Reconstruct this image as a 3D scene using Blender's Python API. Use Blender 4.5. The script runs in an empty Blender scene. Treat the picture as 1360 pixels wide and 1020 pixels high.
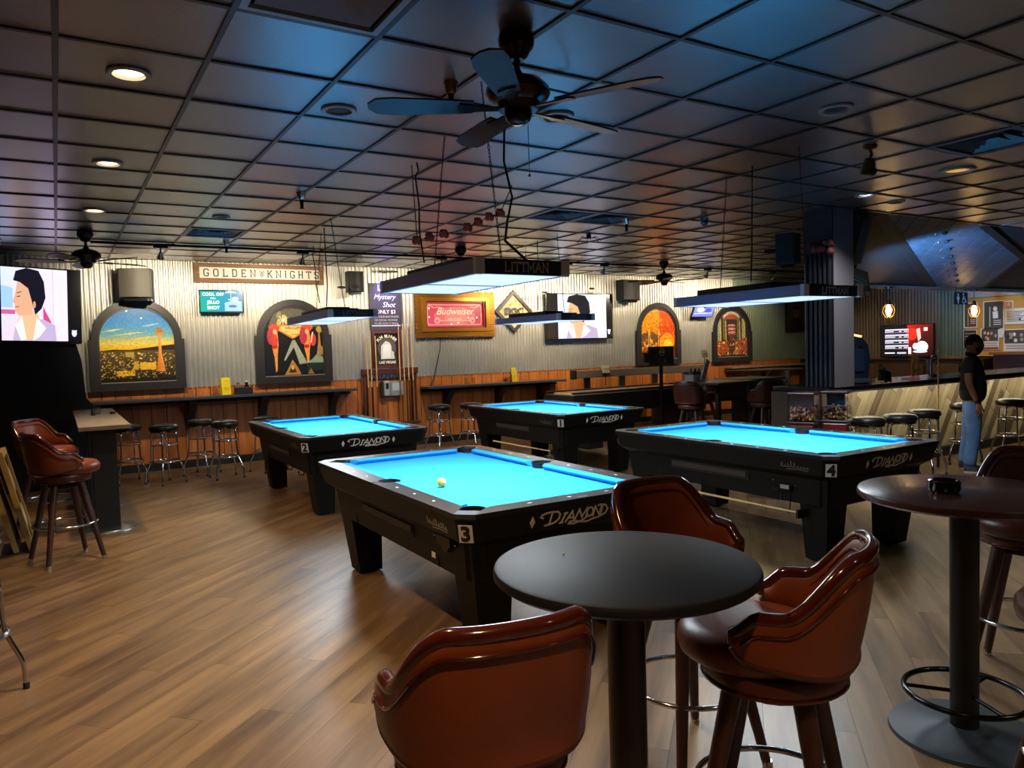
import bpy, bmesh, math, random
from mathutils import Matrix, Vector, Euler
random.seed(7)
PI = math.pi
sc = bpy.context.scene
COL = sc.collection
# ---------------------------------------------------------------- camera, world, exposure
cam = bpy.data.cameras.new('camera'); camo = bpy.data.objects.new('camera', cam); COL.objects.link(camo)
RT = Vector((0.85337, -0.52049, -0.02906)); UP = Vector((0.04964, 0.02564, 0.99844)); FW = Vector((0.51893, 0.85348, -0.04772))
camo.matrix_world = Matrix(((RT.x, UP.x, -FW.x, 0), (RT.y, UP.y, -FW.y, 0), (RT.z, UP.z, -FW.z, 1.58894), (0, 0, 0, 1)))
cam.sensor_width = 36; cam.lens = 992.234 / 1360 * 36; cam.clip_start = 0.02; cam.clip_end = 100
sc.camera = camo
sc.view_settings.view_transform = 'Standard'; sc.view_settings.look = 'None'
sc.view_settings.gamma = 1.0; sc.view_settings.use_curve_mapping = False
sc.view_settings.exposure = 0.28
w = bpy.data.worlds.new('world'); sc.world = w; w.use_nodes = True
w.node_tree.nodes['Background'].inputs[0].default_value = (0.05, 0.055, 0.07, 1)
w.node_tree.nodes['Background'].inputs[1].default_value = 0.25
ZC = 2.978; WY = 11.65; WX = 15.6

def s2l(c):
    return c / 12.92 if c <= 0.04045 else ((c + 0.055) / 1.055) ** 2.4
def H(h):
    h = h.lstrip('#'); return tuple(s2l(int(h[i:i + 2], 16) / 255) for i in (0, 2, 4)) + (1,)
WARM = (1.0, 0.62, 0.30); NEUT = (1.0, 0.86, 0.68); COOL = (0.86, 0.95, 1.0)

def spot(name, loc, aim, watts, color, size=70, blend=0.6, radius=0.05):
    l = bpy.data.lights.new(name, 'SPOT'); l.energy = watts; l.color = color
    l.spot_size = math.radians(size); l.spot_blend = blend; l.shadow_soft_size = radius
    o = bpy.data.objects.new(name, l); COL.objects.link(o); o.location = loc
    o.rotation_euler = (Vector(aim) - Vector(loc)).to_track_quat('-Z', 'Y').to_euler()
    return o
# the four pool lamps' tubes: centre x, y, underside z, length, width, yaw, roll, pitch
LAMPS = {3: (2.087, 3.936, 1.967, 1.378, 0.549, -0.033, -0.006, 0.006), 4: (4.76, 4.025, 1.894, 1.392, 0.582, -0.091, -0.006, 0.005),
         2: (2.582, 8.033, 1.943, 1.36, 0.525, 0.04, 0.006, -0.019), 1: (5.42, 8.097, 1.912, 1.353, 0.582, 0.063, -0.001, 0.0)}
for n, (lx, ly, lz, LL, LW, yaw, rl, pt) in LAMPS.items():
    l = bpy.data.lights.new('pool_lamp_tubes', 'AREA'); l.shape = 'RECTANGLE'; l.size = LW - .08; l.size_y = LL - .08
    l.energy = 58; l.color = COOL; l.spread = math.radians(158)
    o = bpy.data.objects.new('pool_lamp_tubes', l); COL.objects.link(o); o.location = (lx, ly, lz - .012); o.rotation_euler = (pt, -rl, yaw)
CANS = [(0.37, 4.11), (0.38, 6.03), (0.37, 7.96), (0.37, 2.15), (0.37, 0.2), (-1.2, 4.1), (-1.2, 1.2)]
for x, y in CANS:
    spot('can_or_fill_spot', (x, y, ZC - .012), (x, y, 0), 175, (1.0, .66, .34), 108, .9, .06)
for x, y in [(2.6, -1.0), (4.6, -.6), (1.0, -2.2)]:
    spot('can_or_fill_spot', (x, y, ZC - .012), (x, y, 0), 150, (1.0, .96, .90), 120, .9, .06)  # fill spots added behind the viewer, no fixtures built for them
for x, y in [(6.79, 4.46)]:
    spot('can_or_fill_spot', (x, y, ZC - .012), (x, y, 0), 170, (.92, .95, 1.0), 120, .9, .06)
TRACK = [(1.14, 9.95), (2.86, 9.95), (4.9, 9.95), (7.18, 9.95), (7.93, 9.95), (10.35, 9.95), (12.15, 9.95)]
for x, y in TRACK:
    spot('track_bulb', (x, y + .09, ZC - .205), (x + .1, WY, 2.05), 165, (1.0, .84, .58), 112, 1.0, .03)

spot('board_violet_fill', (4.675, WY - .22, 2.86), (4.675, WY, 2.45), 70, (.34, .22, 1.0), 95, 1.0, .05)  # added violet spot that tints the chalkboard
spot('slope_blue_fill', (8.43, 5.67, 2.09), (10.9, 5.78, 2.74), 1500, (.2, .46, 1.0), 62, 1., .16)  # added blue spot that colours the slope boards
for x, y in [(14.2, 7.3), (13.4, 9.6)]:
    spot('can_or_fill_spot', (x, y, ZC - .012), (x + .8, y, 0), 110, (1.0, .80, .52), 130, .9, .06)  # added fill for the far bar wall, out of sight behind the beam

# ---------------------------------------------------------------- materials
MATS = {}
def mat(name, col, rough=.5, metal=0., bump=0., bscale=60., var=0., vscale=4., emit=None, estr=0., coat=0., spec=.5, trans=0., alpha=1.):
    if name in MATS: return MATS[name]
    m = bpy.data.materials.new(name); m.use_nodes = True; nt = m.node_tree; b = nt.nodes['Principled BSDF']
    if isinstance(col, str): col = H(col)
    b.inputs['Base Color'].default_value = col; b.inputs['Roughness'].default_value = rough; b.inputs['Metallic'].default_value = metal
    b.inputs['Coat Weight'].default_value = coat; b.inputs['Specular IOR Level'].default_value = spec
    b.inputs['Transmission Weight'].default_value = trans
    if emit is not None:
        b.inputs['Emission Color'].default_value = H(emit) if isinstance(emit, str) else emit
        b.inputs['Emission Strength'].default_value = estr
    if var or bump:
        tc = nt.nodes.new('ShaderNodeTexCoord')
    if var:
        n = nt.nodes.new('ShaderNodeTexNoise'); n.inputs['Scale'].default_value = vscale; n.inputs['Detail'].default_value = 5
        mx = nt.nodes.new('ShaderNodeMix'); mx.data_type = 'RGBA'; mx.blend_type = 'MULTIPLY'; mx.inputs[0].default_value = 1
        r = nt.nodes.new('ShaderNodeMapRange'); r.inputs[3].default_value = 1 - var; r.inputs[4].default_value = 1 + var
        r.inputs[1].default_value = .3; r.inputs[2].default_value = .7
        nt.links.new(tc.outputs['Object'], n.inputs['Vector']); nt.links.new(n.outputs[0], r.inputs[0])
        mx.inputs[6].default_value = col; nt.links.new(r.outputs[0], mx.inputs[7]); nt.links.new(mx.outputs[2], b.inputs['Base Color'])
    if bump:
        n2 = nt.nodes.new('ShaderNodeTexNoise'); n2.inputs['Scale'].default_value = bscale; n2.inputs['Detail'].default_value = 3
        bp = nt.nodes.new('ShaderNodeBump'); bp.inputs['Strength'].default_value = bump; bp.inputs['Distance'].default_value = .01
        nt.links.new(tc.outputs['Object'], n2.inputs['Vector']); nt.links.new(n2.outputs[0], bp.inputs['Height']); nt.links.new(bp.outputs[0], b.inputs['Normal'])
    MATS[name] = m; return m

def wood_mat(name, c1, c2, rough=.45, sx=1.2, sy=22., axis='Z', rnd=.25, coat=0.):
    """streaky wood: grain runs along AXIS of object space, tint varies per object and per island"""
    if name in MATS: return MATS[name]
    m = bpy.data.materials.new(name); m.use_nodes = True; nt = m.node_tree; b = nt.nodes['Principled BSDF']; L = nt.links.new
    tc = nt.nodes.new('ShaderNodeTexCoord'); mp = nt.nodes.new('ShaderNodeMapping'); oi = nt.nodes.new('ShaderNodeObjectInfo'); ge = nt.nodes.new('ShaderNodeNewGeometry')
    sc3 = {'X': (sx, sy, sy), 'Y': (sy, sx, sy), 'Z': (sy, sy, sx)}[axis]
    mp.inputs['Scale'].default_value = sc3
    ad = nt.nodes.new('ShaderNodeMath'); ad.operation = 'ADD'; L(oi.outputs['Random'], ad.inputs[0]); L(ge.outputs['Random Per Island'], ad.inputs[1])
    fr = nt.nodes.new('ShaderNodeMath'); fr.operation = 'FRACT'; L(ad.outputs[0], fr.inputs[0])
    ml = nt.nodes.new('ShaderNodeMath'); ml.operation = 'MULTIPLY'; ml.inputs[1].default_value = 37.; L(fr.outputs[0], ml.inputs[0])
    cb = nt.nodes.new('ShaderNodeCombineXYZ')
    for i in range(3): L(ml.outputs[0], cb.inputs[i])
    L(tc.outputs['Object'], mp.inputs['Vector']); L(cb.outputs[0], mp.inputs['Location'])
    n = nt.nodes.new('ShaderNodeTexNoise'); n.inputs['Scale'].default_value = 1; n.inputs['Detail'].default_value = 6; n.inputs['Roughness'].default_value = .6
    L(mp.outputs[0], n.inputs['Vector'])
    r = nt.nodes.new('ShaderNodeMapRange'); r.inputs[1].default_value = .3; r.inputs[2].default_value = .72; L(n.outputs[0], r.inputs[0])
    mx = nt.nodes.new('ShaderNodeMix'); mx.data_type = 'RGBA'; mx.inputs[6].default_value = H(c1); mx.inputs[7].default_value = H(c2); L(r.outputs[0], mx.inputs[0])
    t = nt.nodes.new('ShaderNodeMapRange'); t.inputs[3].default_value = 1 - rnd; t.inputs[4].default_value = 1 + rnd; L(fr.outputs[0], t.inputs[0])
    m2 = nt.nodes.new('ShaderNodeMix'); m2.data_type = 'RGBA'; m2.blend_type = 'MULTIPLY'; m2.inputs[0].default_value = 1
    L(mx.outputs[2], m2.inputs[6]); L(t.outputs[0], m2.inputs[7]); L(m2.outputs[2], b.inputs['Base Color'])
    bp = nt.nodes.new('ShaderNodeBump'); bp.inputs['Strength'].default_value = .12; bp.inputs['Distance'].default_value = .004; L(n.outputs[0], bp.inputs['Height']); L(bp.outputs[0], b.inputs['Normal'])
    b.inputs['Roughness'].default_value = rough; b.inputs['Coat Weight'].default_value = coat
    MATS[name] = m; return m

def paint_mat(name, emit=0., rough=.6, noise=0., nscale=60.):
    """flat print or screen: colour comes from the print's own colour attribute"""
    if name in MATS: return MATS[name]
    m = bpy.data.materials.new(name); m.use_nodes = True; nt = m.node_tree; b = nt.nodes['Principled BSDF']; L = nt.links.new
    a = nt.nodes.new('ShaderNodeAttribute'); a.attribute_name = 'print'
    src = a.outputs['Color']
    if noise:
        tc = nt.nodes.new('ShaderNodeTexCoord'); n = nt.nodes.new('ShaderNodeTexNoise'); n.inputs['Scale'].default_value = nscale; n.inputs['Detail'].default_value = 4
        r = nt.nodes.new('ShaderNodeMapRange'); r.inputs[1].default_value = .35; r.inputs[2].default_value = .65; r.inputs[3].default_value = 1 - noise; r.inputs[4].default_value = 1 + noise
        mx = nt.nodes.new('ShaderNodeMix'); mx.data_type = 'RGBA'; mx.blend_type = 'MULTIPLY'; mx.inputs[0].default_value = 1
        L(tc.outputs['Object'], n.inputs['Vector']); L(n.outputs[0], r.inputs[0]); L(src, mx.inputs[6]); L(r.outputs[0], mx.inputs[7]); src = mx.outputs[2]
    b.inputs['Roughness'].default_value = rough
    if emit:
        b.inputs['Base Color'].default_value = (.01, .01, .01, 1)
        L(src, b.inputs['Emission Color']); b.inputs['Emission Strength'].default_value = emit
    else:
        L(src, b.inputs['Base Color'])
    MATS[name] = m; return m

BLACK = mat('black_laminate', '#17171a', .42, bump=.02, bscale=300)
BLACKM = mat('black_metal', '#121214', .35, metal=.6)
BLACKP = mat('black_paint', '#0c0c0e', .55)
CHROME = mat('chrome', '#c9c9cc', .12, metal=1.)
STEEL = mat('brushed_steel', '#9b9da0', .3, metal=1.)
WHITE = mat('white_plastic', '#d8d8d4', .5)
LEATHER = mat('brown_leather', '#6e3015', .38, bump=.08, bscale=160, var=.18, vscale=7)
LEATHERD = mat('dark_leather', '#4a2013', .36, bump=.08, bscale=160, var=.15, vscale=7)
TRIM = mat('glossy_leather_trim', '#3f150b', .13, coat=.5)
DARKWOOD = wood_mat('dark_wood', '#2c1710', '#41241a', .4, 2., 30., 'Z', .1)
GLASS = mat('clear_glass', '#f2f2f2', .03, trans=1.)
BRONZE = mat('dark_bronze', '#241713', .35, metal=.5)

# ---------------------------------------------------------------- mesh builder
class MB:
    def __init__(s): s.bm = bmesh.new()
    def box(s, c, d, mi=0, rot=None, bev=0, top=None):
        """box centred at c with full size d; top=(fx,fy) scales its top face"""
        r = bmesh.ops.create_cube(s.bm, size=1.0); vs = r['verts']
        for v in vs:
            f = (1, 1)
            if top and v.co.z > 0: f = top
            v.co = Vector((v.co.x * d[0] * f[0], v.co.y * d[1] * f[1], v.co.z * d[2]))
        fs = list({f for v in vs for f in v.link_faces})
        if bev:
            es = list({e for v in vs for e in v.link_edges})
            q = bmesh.ops.bevel(s.bm, geom=es, offset=bev, segments=2, affect='EDGES', profile=.6)
            vs = list({v for f in q['faces'] for v in f.verts} | {v for v in vs if v.is_valid}); fs = list({f for v in vs for f in v.link_faces})
        M = Matrix.Translation(c) @ (Euler(rot).to_matrix().to_4x4() if rot else Matrix())
        bmesh.ops.transform(s.bm, matrix=M, verts=vs)
        for f in fs: f.material_index = mi
        return s
    def cyl(s, p0, p1, r0, r1=None, n=16, mi=0, caps=True):
        p0, p1 = Vector(p0), Vector(p1); r1 = r0 if r1 is None else r1; d = p1 - p0
        q = bmesh.ops.create_cone(s.bm, cap_ends=caps, segments=n, radius1=r0, radius2=r1, depth=d.length); vs = q['verts']
        M = Matrix.Translation((p0 + p1) / 2) @ d.to_track_quat('Z', 'Y').to_matrix().to_4x4()
        bmesh.ops.transform(s.bm, matrix=M, verts=vs)
        for f in {f for v in vs for f in v.link_faces}: f.material_index = mi
        return s
    def sphere(s, c, r, n=16, mi=0, sq=(1, 1, 1)):
        q = bmesh.ops.create_uvsphere(s.bm, u_segments=n, v_segments=max(6, n // 2), radius=1.0)
        r3 = (r, r, r) if not isinstance(r, tuple) else r
        for v in q['verts']: v.co = Vector((v.co.x * r3[0] * sq[0], v.co.y * r3[1] * sq[1], v.co.z * r3[2] * sq[2])) + Vector(c)
        for f in {f for v in q['verts'] for f in v.link_faces}: f.material_index = mi
        return s
    def lathe(s, prof, c=(0, 0, 0), n=32, mi=0, M=None):
        rings = []
        for r, z in prof:
            if r < 1e-6: rings.append([s.bm.verts.new((0, 0, z))])
            else: rings.append([s.bm.verts.new((r * math.cos(2 * PI * i / n), r * math.sin(2 * PI * i / n), z)) for i in range(n)])
        for a, b in zip(rings, rings[1:]):
            for i in range(n):
                j = (i + 1) % n
                if len(a) == 1 and len(b) == 1: continue
                if len(a) == 1: f = s.bm.faces.new((a[0], b[j], b[i]))
                elif len(b) == 1: f = s.bm.faces.new((a[i], a[j], b[0]))
                else: f = s.bm.faces.new((a[i], a[j], b[j], b[i]))
                f.material_index = mi
        T = Matrix.Translation(c) @ (M or Matrix())
        bmesh.ops.transform(s.bm, matrix=T, verts=[v for r in rings for v in r])
        return s
    def tube(s, pts, r, n=8, closed=False, mi=0, caps=True):
        pts = [Vector(p) for p in pts]; m = len(pts); rings = []; prev = None
        rr = r if isinstance(r, (list, tuple)) else [r] * m
        for i, p in enumerate(pts):
            a = pts[(i - 1) % m] if (closed or i > 0) else p; b = pts[(i + 1) % m] if (closed or i < m - 1) else p
            t = (b - a).normalized()
            if prev is None:
                u = t.orthogonal().normalized()
            else:
                u = (prev - t * prev.dot(t))
                u = u.normalized() if u.length > 1e-6 else t.orthogonal().normalized()
            prev = u; v = t.cross(u)
            rings.append([s.bm.verts.new(p + rr[i] * (math.cos(2 * PI * k / n) * u + math.sin(2 * PI * k / n) * v)) for k in range(n)])
        for i in range(m if closed else m - 1):
            a, b = rings[i], rings[(i + 1) % m]; off = 0
            if closed and i == m - 1:
                off = min(range(n), key=lambda o: (a[0].co - b[o].co).length)
            for k in range(n):
                f = s.bm.faces.new((a[k], a[(k + 1) % n], b[(k + 1 + off) % n], b[(k + off) % n])); f.material_index = mi
        if caps and not closed:
            for rg in (rings[0][::-1], rings[-1]):
                f = s.bm.faces.new(rg); f.material_index = mi
        return s
    def prism(s, poly, h0, h1, M=None, mi=0):
        """poly in local XY, extruded h0..h1 along local Z, then M"""
        a = [s.bm.verts.new((x, y, h0)) for x, y in poly]; b = [s.bm.verts.new((x, y, h1)) for x, y in poly]; n = len(poly); fs = []
        fs.append(s.bm.faces.new(a[::-1])); fs.append(s.bm.faces.new(b))
        for i in range(n): fs.append(s.bm.faces.new((a[i], a[(i + 1) % n], b[(i + 1) % n], b[i])))
        for f in fs: f.material_index = mi
        if M is not None: bmesh.ops.transform(s.bm, matrix=M, verts=a + b)
        return s
    def ringprism(s, outer, inner, h0, h1, M=None, mi=0):
        n = len(outer); V = {}
        for k, (pl, h) in dict(ob=(outer, h0), ot=(outer, h1), ib=(inner, h0), it=(inner, h1)).items(): V[k] = [s.bm.verts.new((x, y, h)) for x, y in pl]
        for i in range(n):
            j = (i + 1) % n
            for a, b in (('ob', 'ot'), ('ot', 'it'), ('it', 'ib'), ('ib', 'ob')):
                f = s.bm.faces.new((V[a][i], V[a][j], V[b][j], V[b][i])); f.material_index = mi
        if M is not None: bmesh.ops.transform(s.bm, matrix=M, verts=[v for k in V.values() for v in k])
        return s
    def strokes(s, polys, wdt, h0, h1, M=None, mi=0):
        """each polyline becomes a mitred ribbon of width wdt extruded h0..h1"""
        for pl in polys:
            P = [Vector((x, y)) for x, y in pl]
            P = [p for i, p in enumerate(P) if i == 0 or (p - P[i - 1]).length > 1e-6]
            if len(P) < 2: continue
            Lf, Rt = [], []
            for i, p in enumerate(P):
                d0 = (P[i] - P[i - 1]).normalized() if i > 0 else (P[1] - P[0]).normalized()
                d1 = (P[i + 1] - P[i]).normalized() if i < len(P) - 1 else d0
                t = d0 + d1; t = t.normalized() if t.length > .3 else d0
                nn = Vector((-t.y, t.x)); k = wdt / 2 / max(.45, nn.dot(Vector((-d0.y, d0.x))))
                Lf.append(p + nn * k); Rt.append(p - nn * k)
            vs = []
            for i in range(len(P)):
                vs.append([s.bm.verts.new((q.x, q.y, h)) for h in (h0, h1) for q in (Lf[i], Rt[i])])
            for a, b in zip(vs, vs[1:]):
                for i, j in ((2, 3), (3, 1), (1, 0), (0, 2)):
                    f = s.bm.faces.new((a[i], a[j], b[j], b[i])); f.material_index = mi
            for a in (vs[0], vs[-1]):
                f = s.bm.faces.new((a[0], a[1], a[3], a[2])); f.material_index = mi
            if M is not None: bmesh.ops.transform(s.bm, matrix=M, verts=[v for r in vs for v in r])
        return s
    def grid(s, f, nu, nv, mi=0, closeu=False):
        V = [[s.bm.verts.new(f(i / nu, j / nv)) for j in range(nv + 1)] for i in range(nu if closeu else nu + 1)]
        for i in range(nu):
            a = V[i]; b = V[(i + 1) % len(V)]
            for j in range(nv):
                q = s.bm.faces.new((a[j], b[j], b[j + 1], a[j + 1])); q.material_index = mi
        return s
    def mesh(s, name, mats, smooth=None):
        bmesh.ops.recalc_face_normals(s.bm, faces=s.bm.faces)
        me = bpy.data.meshes.new(name); s.bm.to_mesh(me); s.bm.free()
        for m in (mats if isinstance(mats, (list, tuple)) else [mats]): me.materials.append(m)
        if smooth:
            me.shade_smooth(); me.set_sharp_from_angle(angle=math.radians(smooth))
        return me
    def build(s, name, mats, parent=None, smooth=None, label=None, loc=None, rot=None):
        return link(name, s.mesh(name, mats, smooth), parent, label, loc, rot)
def link(name, data, parent=None, label=None, loc=None, rot=None):
    o = bpy.data.objects.new(name, data); COL.objects.link(o)
    if parent: o.parent = parent
    if label: o['label'] = label
    if loc is not None: o.location = loc
    if rot is not None: o.rotation_euler = rot
    return o
def thing(name, label, cat, loc=(0, 0, 0), rotz=0, group=None, rot=None):
    o = bpy.data.objects.new(name, None); COL.objects.link(o); o.empty_display_size = .1
    o.location = loc; o.rotation_euler = rot or (0, 0, rotz); return tag(o, label, cat, group)
def tag(o, label, cat, group=None, kind=None):
    if label: o['label'] = label
    if cat: o['category'] = cat
    if group: o['group'] = group
    if kind: o['kind'] = kind
    return o
def struct(o): o['kind'] = 'structure'; return o
KIDS = {}
def dup(root, loc, rotz=0, label=None, group=None, rot=None):
    ch = {}
    for o in COL.objects:
        if o.parent: ch.setdefault(o.parent, []).append(o)
    def cp(o, par):
        c = o.copy(); COL.objects.link(c)
        if par: c.parent = par
        for k in ch.get(o, []): cp(k, c)
        return c
    r = cp(root, None); r.location = loc; r.rotation_euler = rot or (0, 0, rotz)
    if label: r['label'] = label
    if group: r['group'] = group
    return r
def text(name, body, size, M, m, parent, ext=.001, shear=0., align='CENTER', spacing=1., bold=0., sx=1.):
    c = bpy.data.curves.new(name, 'FONT'); c.body = body; c.size = size; c.extrude = ext; c.shear = shear; c.align_x = align; c.align_y = 'CENTER'
    c.space_character = spacing; c.offset = bold; c.resolution_u = 3
    tmp = bpy.data.objects.new(name, c); me = bpy.data.meshes.new_from_object(tmp); bpy.data.objects.remove(tmp); bpy.data.curves.remove(c)
    me.name = name; me.materials.clear(); me.materials.append(m); o = link(name, me, parent); o.matrix_local = M @ Matrix.Diagonal((sx, 1, 1, 1)); return o
# orientation helpers: local XY drawing plane -> world plane facing -Y, -X
FY = Matrix(((1, 0, 0, 0), (0, 0, -1, 0), (0, 1, 0, 0), (0, 0, 0, 1)))      # x right, y up, z toward -Y
FX = Matrix(((0, 0, -1, 0), (-1, 0, 0, 0), (0, 1, 0, 0), (0, 0, 0, 1)))     # x toward -Y, y up, z toward -X
def T(x, y, z): return Matrix.Translation((x, y, z))
def arc(cx, cy, r, a0, a1, n=12, ry=None):
    ry = r if ry is None else ry
    return [(cx + r * math.cos(math.radians(a0 + (a1 - a0) * i / n)), cy + ry * math.sin(math.radians(a0 + (a1 - a0) * i / n))) for i in range(n + 1)]
# serif block capitals as strokes in a unit box (w, polylines)
def serifs(pts): return [[(x - .1, y), (x + .1, y)] for x, y in pts]
GLY = {
 'L': (.62, [[(.1, 1), (.1, 0), (.6, 0), (.6, .2)]] + serifs([(.1, 1), (.05, 0)])),
 'I': (.3, [[(.15, 0), (.15, 1)]] + serifs([(.15, 0), (.15, 1)])),
 'T': (.7, [[(0, .8), (0, 1), (.7, 1), (.7, .8)], [(.35, 1), (.35, 0)]] + serifs([(.35, 0)])),
 'M': (.9, [[(.1, 0), (.1, 1), (.45, .25), (.8, 1), (.8, 0)]] + serifs([(.1, 0), (.8, 0), (.05, 1), (.85, 1)])),
 'A': (.8, [[(.05, 0), (.4, 1), (.75, 0)], [(.2, .38), (.6, .38)]] + serifs([(.05, 0), (.75, 0)])),
 'N': (.8, [[(.1, 0), (.1, 1), (.7, 0), (.7, 1)]] + serifs([(.1, 0), (.05, 1), (.7, 1)])),
 'G': (.72, [[(.66, .72), (.66, .88), (.54, 1), (.2, 1), (.06, .85), (.06, .15), (.2, 0), (.54, 0), (.66, .12), (.66, .42), (.4, .42)]]),
 'O': (.72, [[(.2, 0), (.06, .15), (.06, .85), (.2, 1), (.52, 1), (.66, .85), (.66, .15), (.52, 0), (.2, 0)]]),
 'D': (.72, [[(.12, 0), (.12, 1), (.5, 1), (.66, .85), (.66, .15), (.5, 0), (.02, 0)], [(.02, 1), (.2, 1)]]),
 'E': (.66, [[(.6, .8), (.6, 1), (.1, 1), (.1, 0), (.6, 0), (.6, .2)], [(.1, .5), (.42, .5)], [(.42, .6), (.42, .4)], [(0, 1), (.1, 1)], [(0, 0), (.1, 0)]]),
 'K': (.76, [[(.12, 0), (.12, 1)], [(.66, 1), (.14, .45)], [(.3, .6), (.68, 0)]] + serifs([(.12, 0), (.12, 1), (.66, 1), (.68, 0)])),
 'H': (.76, [[(.12, 0), (.12, 1)], [(.64, 0), (.64, 1)], [(.12, .5), (.64, .5)]] + serifs([(.12, 0), (.12, 1), (.64, 0), (.64, 1)])),
 'S': (.66, [[(.58, .76), (.58, .9), (.48, 1), (.18, 1), (.06, .88), (.06, .66), (.16, .54), (.48, .46), (.6, .34), (.6, .12), (.48, 0), (.16, 0), (.05, .1), (.05, .24)]]),
}
def word(txt, h, wdt, gap=.22):
    """list of polylines for txt, height h, centred on the origin"""
    x = 0; out = []
    for ch in txt:
        if ch == ' ': x += .5; continue
        wd, pls = GLY[ch]
        out += [[(px + x, py) for px, py in pl] for pl in pls]; x += wd + gap
    x -= gap
    return [[((px - x / 2) * h, (py - .5) * h) for px, py in pl] for pl in out], x * h
class Print:
    """a flat print or screen: coloured polygons laid over each other by fractions of a millimetre, one mesh with its own colour attribute"""
    def __init__(s): s.v = []; s.f = []; s.c = []; s.k = 0
    def poly(s, pts, col):
        """col: hex, or one hex per vertex"""
        z = s.k * .00025; s.k += 1; b = len(s.v)
        s.v += [(x, y, z) for x, y in pts]; s.f.append(list(range(b, b + len(pts))))
        s.c += [H(c) for c in (col if isinstance(col, (list, tuple)) else [col] * len(pts))]; return s
    def rect(s, x0, y0, x1, y1, col, col2=None):
        return s.poly([(x0, y0), (x1, y0), (x1, y1), (x0, y1)], [col, col, col2, col2] if col2 else col)
    def disc(s, x, y, rx, ry, col, n=18, a0=0, a1=360):
        return s.poly(arc(x, y, rx, a0, a1, n, ry)[:(-1 if a1 - a0 == 360 else None)], col)
    def line(s, pts, wd, col):
        for (x0, y0), (x1, y1) in zip(pts, pts[1:]):
            l = math.hypot(x1 - x0, y1 - y0) or 1; nx, ny = -(y1 - y0) / l * wd / 2, (x1 - x0) / l * wd / 2
            s.poly([(x0 - nx, y0 - ny), (x1 - nx, y1 - ny), (x1 + nx, y1 + ny), (x0 + nx, y0 + ny)], col)
        return s
    def specks(s, n, x0, y0, x1, y1, cols, a, b, seed=1):
        rr = random.Random(seed); s.k += 1
        z = s.k * .00025
        for i in range(n):
            x, y = rr.uniform(x0, x1), rr.uniform(y0, y1); dx, dy = rr.uniform(a, b), rr.uniform(a, b) * .7; k = len(s.v); z2 = z + i * 2e-7
            s.v += [(x, y, z2), (min(x + dx, x1), y, z2), (min(x + dx, x1), y + dy, z2), (x, y + dy, z2)]; s.f.append([k, k + 1, k + 2, k + 3]); s.c += [H(rr.choice(cols))] * 4
        return s
    def build(s, name, m, parent, M, label=None):
        me = bpy.data.meshes.new(name); me.from_pydata(s.v, [], s.f)
        at = me.color_attributes.new('print', 'FLOAT_COLOR', 'POINT')
        for i, c in enumerate(s.c): at.data[i].color = c
        me.materials.append(m); o = link(name, me, parent, label); o.matrix_local = M; return o
# ================================================================ the room
def proj_px(p):
    d = Vector(p) - Vector((0, 0, 1.58894)); z = d.dot(FW)
    if z < .05: return None
    return 680 + 992.234 * d.dot(RT) / z, 510 - 992.234 * d.dot(UP) / z, z
def inview(p, m=60):
    q = proj_px(p); return q is not None and -m < q[0] < 1360 + m and -m < q[1] < 1020 + m
def clip(poly, nx, ny, d):
    out = []
    for i, a in enumerate(poly):
        b = poly[(i + 1) % len(poly)]; da = a[0] * nx + a[1] * ny - d; db = b[0] * nx + b[1] * ny - d
        if da <= 0: out.append(a)
        if (da < 0 < db) or (db < 0 < da):
            t = da / (da - db); out.append((a[0] + (b[0] - a[0]) * t, a[1] + (b[1] - a[1]) * t))
    return out
X0, Y0 = -.85, -3.6
# ---- floor of vinyl planks
FLOORM = wood_mat('vinyl_plank', '#48331f', '#866a48', .36, .9, 9.5, 'X', .035)
floor = struct(MB().box(((X0 + WX) / 2, (Y0 + WY) / 2, -.056), (WX - X0 + .4, WY - Y0 + .4, .1)).build('floor', mat('floor_seam', '#2a2018', .7)))
PL, PW, ANG = 1.22, .18, math.radians(42)
def plank_mb(mb, x, y, a=ANG):
    e = .0006
    M = T(x, y, 0) @ Matrix.Rotation(a, 4, 'Z')
    b = [(-PL / 2, -PW / 2), (PL / 2, -PW / 2), (PL / 2, PW / 2), (-PL / 2, PW / 2)]
    lo = [mb.bm.verts.new(M @ Vector((px, py, -.006))) for px, py in b]; hi = [mb.bm.verts.new(M @ Vector((px * (1 - 2 * e / PL), py * (1 - 2 * e / PW), 0))) for px, py in b]
    mb.bm.faces.new(hi)
    for i in range(4): mb.bm.faces.new((lo[i], lo[(i + 1) % 4], hi[(i + 1) % 4], hi[i]))
ca, sa = math.cos(ANG), math.sin(ANG); spots = []
for r in range(-90, 90):
    for k in range(-20, 24):
        u = k * PL + (r * .437 % 1) * PL; v = r * PW; x, y = u * ca - v * sa, u * sa + v * ca
        if X0 - .45 < x < WX + .2 and Y0 - .2 < y < WY + .3: spots.append((x, y))
vis = sorted([s for s in spots if inview((s[0], s[1], 0), 90)], key=lambda s: s[0] ** 2 + s[1] ** 2); near = set(vis[:300])
mb = MB(); plank_mb(mb, 0, 0, 0); pm = mb.mesh('plank', FLOORM)
for x, y in vis[:300]: link('plank', pm, floor, loc=(x, y, 0), rot=(0, 0, ANG))
far = MB(); M0 = Matrix.Rotation(-ANG, 4, 'Z')
for x, y in spots:
    if (x, y) not in near: plank_mb(far, *(M0 @ Vector((x, y, 0))).xy, 0)
o = far.build('far_planks', FLOORM, floor, rot=(0, 0, ANG)); o['kind'] = 'stuff'
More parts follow.
